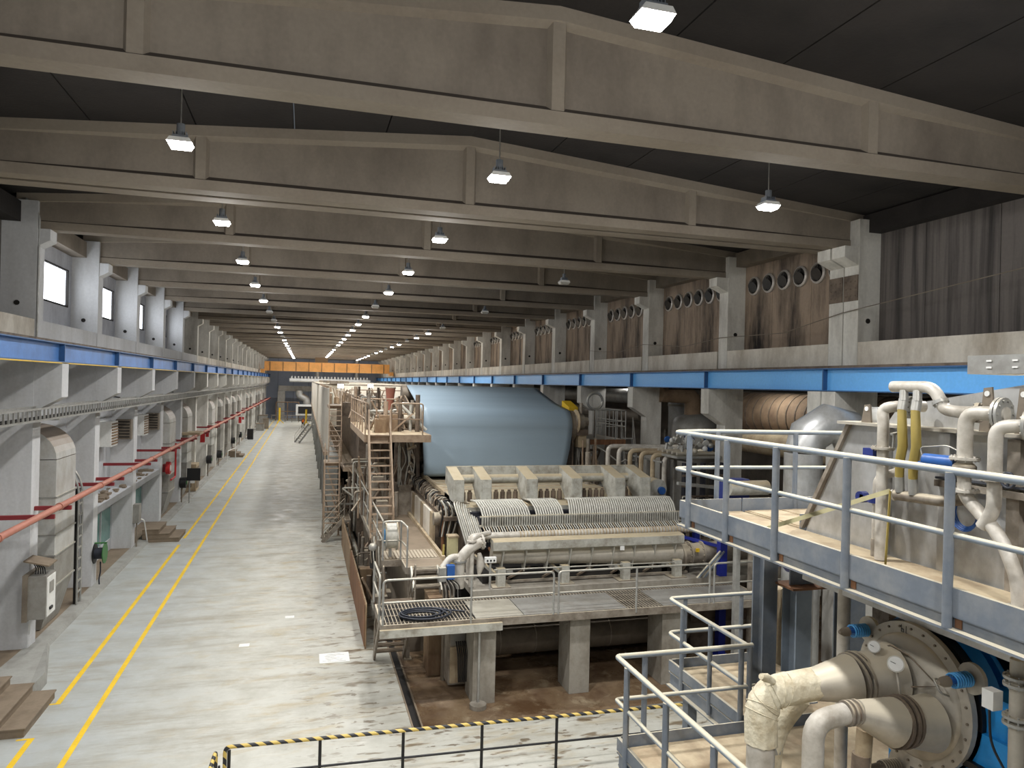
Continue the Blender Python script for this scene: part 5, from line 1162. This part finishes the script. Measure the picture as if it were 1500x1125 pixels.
for x, y, lb in ((4.0, 8.0, 'left'), (7.2, 8.0, 'right'), (7.2, 4.2, 'rear'), (4.0, 4.2, 'front')):
    MB().box(x-.08, x+.08, y-.08, y+.08, .02, ZD-.28).build('support_leg', 'paint_grey', lp); MB().box(x-.15, x+.15, y-.15, y+.15, 0, .02).build('base_plate', 'paint_grey', lp)
for x, y, lb in ((7.4, 10.2, 'far'), (6.0, 10.2, 'near')):
    MB().box(x-.08, x+.08, y-.08, y+.08, .02, ZD-.28).build('support_leg', 'paint_grey', lq); MB().box(x-.15, x+.15, y-.15, y+.15, 0, .02).build('base_plate', 'paint_grey', lq)
# H posts carrying the walkway
hcol('mottled grey H-shaped post left of the light blue one under the walkway', 6.72, 9.35, ZD, 5.78, .24, .26, 'paint_grey', 'y')
t = hcol('light blue-grey H-shaped post with a head plate under the walkway', 7.02, 9.0, ZD, 4.78, .26, .3, 'paint_grey_light', 'y')
MB().box(6.8, 7.6, 8.8, 9.25, 4.78, 4.81).build('head_plate', 'rust', t); MB().box(6.9, 7.3, 9.0, 9.03, 4.81, 5.5).build('stub_web', 'paint_grey', t); MB().box(6.72, 7.1, 8.75, 9.1, 5.5, 5.53).build('stub_flange', 'plate_cream', t)
hcol('dark grey H-shaped post right of the light blue one under the walkway', 7.95, 9.0, ZD-.3, 5.78, .3, .3, 'paint_grey', 'y')
t = thing('standpipe', 'pale round standpipe below the walkway beside the blue springs', 'pipe', (6.0, 6.9, ZD)); MB().cyl((5.98, 6.85, ZD+.02), (5.98, 6.85, 5.78), .07, 16).build('pipe_run', 'pipe_pale', t); MB().cyl((5.98, 6.85, ZD), (5.98, 6.85, ZD+.02), .11, 16).build('collar', 'galvanised', t)
t = thing('column_gear', 'blue hose spool and pale pipes between the two H-shaped posts', 'machinery', (7.6, 9.6, ZD-.4))
MB().cyl((7.7, 10.6, 2.0), (7.7, 10.6, 4.3), .22, 16).build('pale_pipe', 'plate_cream', t); MB().box(7.85, 8.2, 10.1, 10.3, 2.0, 4.4).build('casing', 'duct_grey', t); MB().ball((8.1, 10.5, 4.75), .22, 10).build('blue_body', 'valve_blue', t); MB().cyl((7.7, 10.55, 4.75), (8.5, 10.55, 4.75), .1, 10).build('arm', 'valve_blue', t)
for k in range(3): MB().pipe([(7.8+k*.07, 10.0, 5.6), (7.78+k*.1, 9.95, 4.6), (7.85+k*.05, 10.0, 2.2)], .012, .2, 6).build('cable', 'galvanised' if k else 'valve_blue', t)
MB().cyl((7.9, 10.3, 0), (7.9, 10.3, 2.0), .3, 14).build('pedestal', 'grime_steel', t)

# stainless tank on the walkway side
t = thing('stainless_tank', 'big dusty stainless tank with slanted left edge and a bolted lid rim', 'tank', (7.2, 5.4, ZU-.6))
prof = [(2.0, 5.35), (7.5, 5.35), (7.45, ZU), (6.72, 7.3), (2.0, 7.3)]
MB().prism(prof, 'x', 5.92, 5.97).build('side_wall', 'stainless', t)
MB().prism(prof, 'x', 6.02, 9.0).build('shell', 'stainless', t)
b = MB(); b.bar((5.9, 7.5, ZU+.02), (5.9, 6.74, 7.3), .05, .05, (0, 1, .5)); b.bar((5.93, 7.44, ZU+.02), (5.93, 6.7, 7.28), .012, .12, (0, 1, .5)); b.build('slanted_edge', 'dirty_steel', t)
MB().box(5.78, 9.0, 2.0, 6.8, 7.3, 7.33).build('rim_flange', 'stainless_dusty', t)
MB().prism([(2.0, 7.33), (6.35, 7.33), (6.2, 7.52), (4.55, 7.8), (2.0, 7.85)], 'x', 6.05, 6.3).build('lid', 'stainless', t)
for y in (6.45, 5.02, 4.68):
    b = MB(); b.prism([(y-.07 if y > 6 else y-.09, 7.33), (y+.07, 7.33), (y+.03, 7.52 if y > 6 else 7.72), (y-.05, 7.53 if y > 6 else 7.73)], 'x', 5.86, 5.88); b.build('lifting_lug', 'dark_pipe', t)
    MB().cyl((5.85, y-.01, 7.48 if y > 6 else 7.67), (5.862, y-.01, 7.48 if y > 6 else 7.67), .025, 12).build('lug_hole', 'white', t)
    MB().box(5.88, 6.05, y-.02, y+.0, 7.33, 7.5).build('lug_web', 'stainless', t)
for y in (6.2, 5.45, 4.75, 4.0): MB().box(5.86, 5.92, y-.06, y+.06, ZU, 7.28).build('stiffener', 'dirty_steel' if y == 4.75 else 'stainless', t)
MB().box(5.95, 6.5, 2.0, 5.3, 7.85, 8.02).build('top_channel', 'galvanised', t)
for k, y in enumerate((5.1, 4.85)):
    for z in (7.9, 7.96): MB().box(5.94, 5.95, y-.05, y, z, z+.015).build('slot', 'white', t)
MB().box(5.8, 5.92, 2.0, 5.5, 6.78, 6.84).build('cable_tray', 'dirty_steel', t)
t = thing('cable_run', 'dark cables lying on the perforated tray of the stainless tank', 'cables', (5.85, 4.5, 6.84))
for k in range(5): MB().pipe([(5.82+.02*k, 5.5, 6.86), (5.82+.02*k, 4.6, 6.87), (5.82+.02*k, 3.8, 6.85), (5.82+.02*k, 2.2, 6.86)], .012, .1, 6).build('cable', 'black' if k % 2 else 'hose_dark', t)
t = thing('cable_coil', 'thin blue cable coil hanging on the stainless tank', 'cable', (5.8, 5.1, 6.4))
for k in range(4): b = MB(); b.tube([(5.82-.01*k, 5.16+(.11+.012*k)*math.cos(q*PI/12), 6.58+(.13+.012*k)*math.sin(q*PI/12)) for q in range(25)], .007, 6); b.build('loop', 'motor_blue', t)
# upper manifold with two ochre hoses
t = thing('hose_manifold', 'grey horizontal manifold pipe bending down behind the two ochre hoses', 'manifold', (5.6, 5.4, 7.6))
MB().pipe([(5.6, 5.82, 7.72), (5.6, 5.33, 7.72), (5.6, 5.22, 7.52), (5.62, 5.12, 7.5), (5.75, 4.95, 7.5)], .055, .12, 16).build('pipe_run', 'pipe_pale', t)
MB().flange((5.6, 5.26, 7.58), (0, -.5, -1), .07, .03, 16, 6).build('coupling', 'galvanised', t); MB().flange((5.72, 4.98, 7.5), (.5, -1, 0), .09, .03, 16, 8).build('flange', 'dirty_steel', t)
for k, y in enumerate((5.66, 5.5)):
    MB().cyl((5.58, y, 7.68), (5.56, y-.02, 7.58), .04, 14).build('stub', 'galvanised', t)
t = thing('lower_manifold', 'short horizontal pipe at the foot of the two ochre hoses', 'manifold', (5.6, 5.45, 6.66)); MB().pipe([(5.58, 5.74, 6.66), (5.6, 5.22, 6.68), (5.8, 5.15, 6.7)], .05, .06, 16).build('pipe_run', 'dirty_steel', t); MB().cyl((5.575, 5.76, 6.655), (5.58, 5.74, 6.66), .055, 16).build('end_cap', 'pipe_pale', t)
for k, y in enumerate((5.66, 5.5)):
    u = thing('ochre_hose', '%s of the two bulging ochre hoses before the stainless tank' % ('left', 'right')[k], 'hose', (5.55, y, 6.75)); 
    MB().tube([(5.55, y+.0, 6.84), (5.53, y-.02, 7.0), (5.51, y-.07, 7.15), (5.51, y-.06, 7.32), (5.54, y-.02, 7.5)], [.04, .043, .044, .043, .04], 16).build('hose_run', 'hose_ochre', u)
    MB().cyl((5.57, y+.01, 6.7), (5.55, y, 6.85), .043, 14).build('lower_coupling', 'galvanised', u); MB().cyl((5.54, y-.02, 7.49), (5.57, y-.01, 7.6), .044, 14).build('upper_coupling', 'galvanised', u)
# standpipe with elbow and flanges
t = thing('riser_pipe', 'pale riser pipe with elbow, valve and flanges left of the ochre hoses', 'pipe', (5.6, 5.95, ZU))
MB().pipe([(5.6, 5.93, ZU+.01), (5.6, 5.93, 7.35), (5.62, 5.97, 7.5), (5.65, 5.8, 7.53), (5.92, 5.75, 7.53)], .055, .09, 16).build('pipe_run', 'pipe_pale', t)
for z in (6.98, 7.1): MB().flange((5.6, 5.93, z), (0, 0, 1), .11, .022, 20, 8).build('flange', 'pipe_pale', t)
for y in (5.74, 5.70): MB().flange((5.72, y, 7.52), (.25, -1, 0), .11, .025, 20, 10).build('flange', 'galvanised', t)
MB().cyl((5.6, 5.8, 7.12), (5.6, 5.79, 7.25), .012, 8).build('valve_stem', 'galvanised', t); MB().bar((5.55, 5.77, 7.25), (5.65, 5.81, 7.26), .03, .02).build('valve_handle', 'galvanised', t)
MB().box(5.6, 5.68, 6.06, 6.2, 7.0, 7.08).build('blue_actuator', 'valve_blue', t)
t = thing('drain_pipe', 'short drain pipe with blue butterfly valve beside the pale riser', 'pipe', (5.7, 6.08, ZU))
MB().pipe([(5.7, 6.1, ZU+.01), (5.7, 6.1, 6.78), (5.92, 6.05, 6.85)], .042, .08, 14).build('pipe_run', 'pipe_pale', t); MB().cyl((5.7, 6.1, 6.52), (5.7, 6.1, 6.58), .085, 18).build('valve_disc', 'valve_blue', t); MB().box(5.66, 5.74, 6.16, 6.3, 6.52, 6.58).build('valve_grip', 'valve_blue', t); MB().cyl((5.66, 6.3, 6.55), (5.74, 6.3, 6.55), .06, 12).build('hand_wheel', 'valve_blue', t)
MB().cyl((5.7, 6.1, ZU), (5.7, 6.1, 6.15), .048, 14).build('sleeve', 'dirty_steel', t)
# pipes at the right edge
t = thing('bent_pipe', 'pale bent pipe with large flange and valve near the right picture edge', 'pipe', (5.5, 4.8, ZU))
MB().pipe([(5.62, 4.62, 7.5), (5.55, 4.95, 7.5), (5.55, 4.95, 6.95)], .062, .12, 16).build('upper_elbow', 'pipe_pale', t)
MB().pipe([(5.55, 4.95, 6.95), (5.55, 4.95, 6.78), (5.5, 4.55, 6.5), (5.5, 4.4, 6.2), (5.5, 4.38, 5.96)], .055, .15, 16).build('lower_run', 'pipe_pale', t)
for z, r in ((7.1, .12), (6.97, .12), (6.82, .12)): MB().flange((5.55, 4.95, z), (0, 0, 1), r, .022, 22, 8).build('flange', 'pipe_pale', t)
MB().ball((5.55, 4.95, 7.02), .095, 14, .6).build('valve_body', 'dirty_steel', t)
for dy in (0, .03): MB().flange((5.61, 4.68-dy*1.2, 7.5), (.2, -1, 0), .14, .022, 24, 10).build('flange', 'galvanised', t)
MB().cyl((5.55, 5.03, 7.05), (5.5, 5.32, 7.05), .06, 18).build('blue_actuator', 'motor_blue', t)
for k in range(3): MB().cyl((5.5+.03*(k-1), 5.32, 7.05+.03*(k-1)), (5.5+.03*(k-1), 5.36, 7.05+.03*(k-1)), .012, 8).build('port', 'motor_blue', t)
MB().pipe([(5.5, 5.35, 7.08), (5.5, 5.38, 7.16), (5.52, 5.1, 7.2), (5.55, 5.0, 7.15)], .006, .05, 6).build('air_line', 'galvanised', t)
MB().cyl((5.5, 4.38, ZU), (5.5, 4.38, ZU+.015), .09, 18).build('floor_collar', 'galvanised', t)
t = thing('bent_pipe', 'second pale bent pipe with dark hand wheel at the right picture edge', 'pipe', (5.5, 4.6, ZU))
MB().pipe([(5.6, 4.35, 7.42), (5.5, 4.62, 7.4), (5.5, 4.62, 6.7), (5.5, 4.72, 6.55)], .055, .1, 16).build('pipe_run', 'pipe_pale', t)
for z in (7.0, 6.96): MB().flange((5.5, 4.62, z), (0, 0, 1), .11, .02, 20, 8).build('flange', 'pipe_pale', t)
MB().flange((5.58, 4.4, 7.42), (.3, -1, 0), .13, .025, 22, 10).build('flange', 'galvanised', t)
t_w = MB(); t_w.tube([(5.4, 4.42+.06*math.cos(q*PI/8), 6.98+.06*math.sin(q*PI/8)) for q in range(17)], .012, 6); t_w.bar((5.4, 4.36, 6.98), (5.4, 4.48, 6.98), .015, .015); t_w.bar((5.4, 4.42, 6.92), (5.4, 4.42, 7.04), .015, .015); t_w.cyl((5.4, 4.42, 6.98), (5.5, 4.55, 6.98), .012, 8); t_w.build('hand_wheel', 'hose_dark', t)
# yellow and black barrier tape
t = thing('barrier_tape', 'faded yellow barrier tape tied between handrail and the lower manifold', 'tape', (5.3, 5.8, 6.3))
MB().bar((5.52, 5.74, 6.7), (4.97, 6.9, 6.12), .008, .045).build('tape_strand', 'beige_box', t); MB().bar((5.52, 5.74, 6.7), (5.3, 5.55, 6.0), .022, .008, (0, 1, 0)).build('tape_strand', 'hose_ochre', t)

# ================================================================ REFINER / PUMP BELOW THE WALKWAY
def xdisc(b, x0, x1, y, z, r, n=40, r2=None): b.cyl((x0, y, z), (x1, y, z), r, n, r2); return b
PY, PZ = 5.78, 4.66
t = thing('refiner', 'large refiner with round bolted steel cover and bright blue casing', 'pump', (6.6, PY, ZD))
xdisc(MB(), 5.86, 5.92, PY, PZ, .70, 48).build('cover_rim', 'stainless_dusty', t)
MB().tube([(5.862, PY, PZ), (5.85, PY, PZ), (5.83, PY, PZ), (5.79, PY, PZ), (5.76, PY, PZ), (5.75, PY, PZ)], [.59, .585, .56, .4, .2, .05], 48).build('cover_dish', 'stainless_dusty', t)
for k in range(28): a = 2*PI*k/28; MB().cyl((5.845, PY+.65*math.cos(a), PZ+.65*math.sin(a)), (5.862, PY+.65*math.cos(a), PZ+.65*math.sin(a)), .012, 6).build('bolt', 'dark_pipe', t)
xdisc(MB(), 5.95, 6.05, PY, PZ, .72, 48).build('black_seal', 'black', t)
xdisc(MB(), 6.05, 6.2, PY, PZ, .74, 48).build('blue_ring', 'pump_blue', t)
xdisc(MB(), 6.2, 7.2, PY, PZ, .62, 40).build('barrel', 'pump_blue', t)
for k in range(5): xdisc(MB(), 6.3+k*.17, 6.34+k*.17, PY, PZ, .72, 40).build('cooling_rib', 'black' if k % 2 else 'pump_blue', t)
MB().box(5.95, 7.1, PY-1.0, PY-.35, ZD+.02, 4.6).build('blue_housing', 'pump_blue', t); MB().box(6.0, 7.0, PY-.95, PY-.4, 4.6, 4.95).build('blue_shoulder', 'pump_blue', t)
MB().box(5.9, 7.15, PY-1.02, PY-.33, 4.25, 4.31).build('black_strap', 'black', t)
MB().box(6.1, 7.2, PY-.5, PY+.5, ZD+.02, 4.1).build('pedestal', 'pump_blue', t)
b = MB()
b.tube([(5.735, PY+.38, PZ+.30), (5.72, PY+.12, PZ+.46), (5.73, PY-.1, PZ+.44), (5.76, PY-.42, PZ+.26), (5.7, PY-.12, PZ+.14)], .008, 6)
b.tube([(5.74, PY+.4, PZ+.30), (5.76, PY+.42, PZ+.22), (5.72, PY+.28, PZ+.28), (5.71, PY+.2, PZ+.38)], .007, 6)
b.build('marker_outline', 'grime_steel', t)
# pen letters on the rim (bD)
b = MB(); yy, zz, x = PY+.12, PZ+.62, 5.852
b.tube([(x, yy, zz+.04), (x, yy, zz-.03)], .004, 4); b.tube([(x, yy, zz), (x, yy-.03, zz), (x, yy-.03, zz-.03), (x, yy, zz-.03)], .004, 4)
b.tube([(x, yy-.06, zz+.04), (x, yy-.06, zz-.03), (x, yy-.1, zz-.02), (x, yy-.1, zz+.03), (x, yy-.06, zz+.04)], .004, 4); b.build('marker_letters', 'black', t)
MB().pipe([(5.8, PY-.42, PZ+.32), (5.7, PY-.42, PZ+.34), (5.7, PY-.5, PZ+.24), (5.8, PY-.5, PZ+.2)], .01, .03, 6).build('lift_handle', 'galvanised', t)
for k, (yy, zz) in enumerate(((PY+.58, PZ+.45), (PY-.66, PZ+.42), (PY+.12, PZ-.76))):
    MB().cyl((5.87, yy, zz), (5.91, yy, zz), .14, 20).build('ear_lug', 'stainless_dusty', t)
    s = MB().cyl((5.6, yy, zz), (5.86, yy, zz), .03, 14).build('spring_rod', 'motor_blue' if k < 2 else 'dark_pipe', t)
    b = MB(); b.tube([(5.65+.2*q/84, yy+.062*math.cos(q*2*PI/12), zz+.062*math.sin(q*2*PI/12)) for q in range(85)], .0095, 6); b.build('spring_coil', 'spring_blue' if k < 2 else 'dirty_steel', t)
    MB().tube([(5.61, yy, zz), (5.55, yy, zz), (5.5, yy, zz)], [.05, .045, .02], 10).build('spring_nut', 'dark_pipe', t)
for k, (x, yy, zz, r) in enumerate(((5.52, 5.9, 5.12, .06), (5.42, 5.52, 5.1, .075))):
    q = V((x, yy, zz)); d = V((-x, -yy, EYE-zz+.6)).normalized()      # dials look up towards the walkway
    MB().tube([q-d*.04, q], r, 24).build('gauge_body', 'galvanised', t); dl = MB().tube([q, q+d*.006], r*.86, 24).build('gauge_dial', 'white', t)
    a_, c_ = MB().ring_frame(d); MB().bar(q+d*.009, q+d*.009+a_*r*.6+c_*r*.2, .004, .004).build('needle', 'black', t)
    MB().cyl((x+.02, yy+.01, zz-.05), (x+.08, yy+.02, zz-.3), .011, 8).build('gauge_stem', 'pipe_pale', t)
# inlet 1: wrapped elbow, cone, bands
t = thing('inlet_pipe', 'large inlet pipe with cloth-wrapped elbow leading to the round cover', 'pipe', (4.4, 6.1, ZD))
MB().pipe([(4.38, 6.1, ZD), (4.38, 6.1, 4.2)], .135, .1, 24).build('vertical_run', 'pipe_pale', t)
el = rounded([(4.38, 6.1, 4.2), (4.38, 6.1, 4.68), (4.98, 6.08, 4.72)], .38, 12)
b = MB().tube(el, .155, 28)
b.v = [tuple(V(v)*1.0 + V((math.sin(v[2]*61+v[1]*35)*.006, math.sin(v[0]*47+v[2]*53)*.006, math.sin(v[0]*71-v[1]*43)*.007))) for v in b.v]; b.build('wrapped_elbow', 'pipe_wrap', t)
rn = random.Random(5)
for k in range(7):
    q = el[min(len(el)-2, 2+k*2)]; d = (el[min(len(el)-1, 3+k*2)]-q).normalized(); a, c = MB().ring_frame(d); ph = rn.uniform(0, 6)
    b = MB(); b.tube([q+(a*math.cos(w*PI/8+.2)+c*math.sin(w*PI/8+.2))*.161+d*.05*math.sin(w*PI/8+ph) for w in range(17)], .0045, 5); b.build('wrap_fold', 'pipe_wrap', t)
MB().tube([(4.45, 6.02, 4.82), (4.36, 6.0, 4.87), (4.28, 5.98, 4.9)], [.03, .045, .03], 9).build('cloth_knot', 'pipe_wrap', t)
MB().tube([(4.96, 6.08, 4.72), (5.36, 6.0, 4.78)], [.155, .24], 28).build('cone', 'stainless_dusty', t)
for x, r in ((5.36, .25), (5.42, .26), (5.47, .255)): MB().cyl((x, 6.0, 4.78), (x+.025, 6.0, 4.785), r, 28).build('clamp_band', 'dirty_steel', t)
MB().tube([(5.46, 5.99, 4.785), (5.62, 5.95, 4.79), (5.76, 5.93, 4.79)], [.24, .27, .33], 28).build('nozzle', 'stainless_dusty', t)
# inlet 2
t = thing('inlet_pipe', 'smaller inlet pipe with bare steel elbow and tapered cone below the wrapped one', 'pipe', (4.5, 5.45, ZD))
MB().pipe([(4.5, 5.5, ZD), (4.5, 5.5, 4.66), (4.84, 5.5, 4.7)], .095, .24, 22).build('elbow', 'pipe_pale', t)
for x in (4.84, 4.89, 4.95): MB().cyl((x, 5.5, 4.7), (x+.02, 5.5, 4.7), .115, 24).build('clamp_band', 'dirty_steel', t)
MB().cyl((4.84, 5.5, 4.7), (4.98, 5.5, 4.7), .09, 20).build('rubber_sleeve', 'grime_steel', t)
MB().tube([(4.97, 5.5, 4.7), (5.36, 5.47, 4.58)], [.11, .225], 28).build('cone', 'stainless_dusty', t)
for x, r in ((5.36, .235), (5.42, .24), (5.47, .235)): MB().tube([(x, 5.47, 4.58), (x+.03, 5.47, 4.575)], r, 28).build('clamp_band', 'grime_steel', t)
MB().tube([(5.48, 5.465, 4.575), (5.62, 5.46, 4.55), (5.76, 5.45, 4.54)], [.22, .235, .26], 28).build('nozzle', 'stainless_dusty', t)
t = thing('drain_pipe', 'short tan drain pipe with dark rubber clamp under the tapered cone', 'pipe', (5.1, 5.6, ZD)); MB().cyl((5.2, 5.72, ZD), (5.25, 5.7, 4.42), .075, 16).build('pipe_run', 'plate_cream', t); MB().cyl((5.215, 5.71, 3.98), (5.225, 5.708, 4.18), .085, 16).build('rubber_clamp', 'grime_steel', t)
t = thing('wrapped_pipe', 'second cloth-covered pipe standing behind the wrapped elbow', 'pipe', (4.9, 6.6, ZD)); MB().pipe([(4.75, 6.5, ZD), (4.78, 6.45, 4.1), (4.98, 6.3, 4.5)], .11, .25, 18).build('pipe_run', 'pipe_wrap', t); MB().box(4.7, 4.8, 6.35, 6.42, 3.9, 4.0).build('buckle', 'galvanised', t)
# right edge pipe with flanges
t = thing('valve_pipe', 'upright stainless pipe with flanged valve and white box at the right edge', 'pipe', (5.25, 4.2, ZD))
MB().cyl((5.4, 4.3, ZD), (5.4, 4.3, 5.6), .055, 18).build('pipe_run', 'stainless_dusty', t)
for z in (5.46, 5.4, 5.15, 5.1, 4.5, 4.45): MB().flange((5.4, 4.3, z), (0, 0, 1), .1, .022, 20, 8).build('flange', 'galvanised', t)
MB().box(5.3, 5.4, 4.42, 4.52, 5.15, 5.3).build('white_box', 'white', t); MB().pipe([(5.3, 4.45, 5.15), (5.28, 4.42, 4.9), (5.32, 4.3, 4.7)], .01, .1, 6).build('cable', 'black', t)
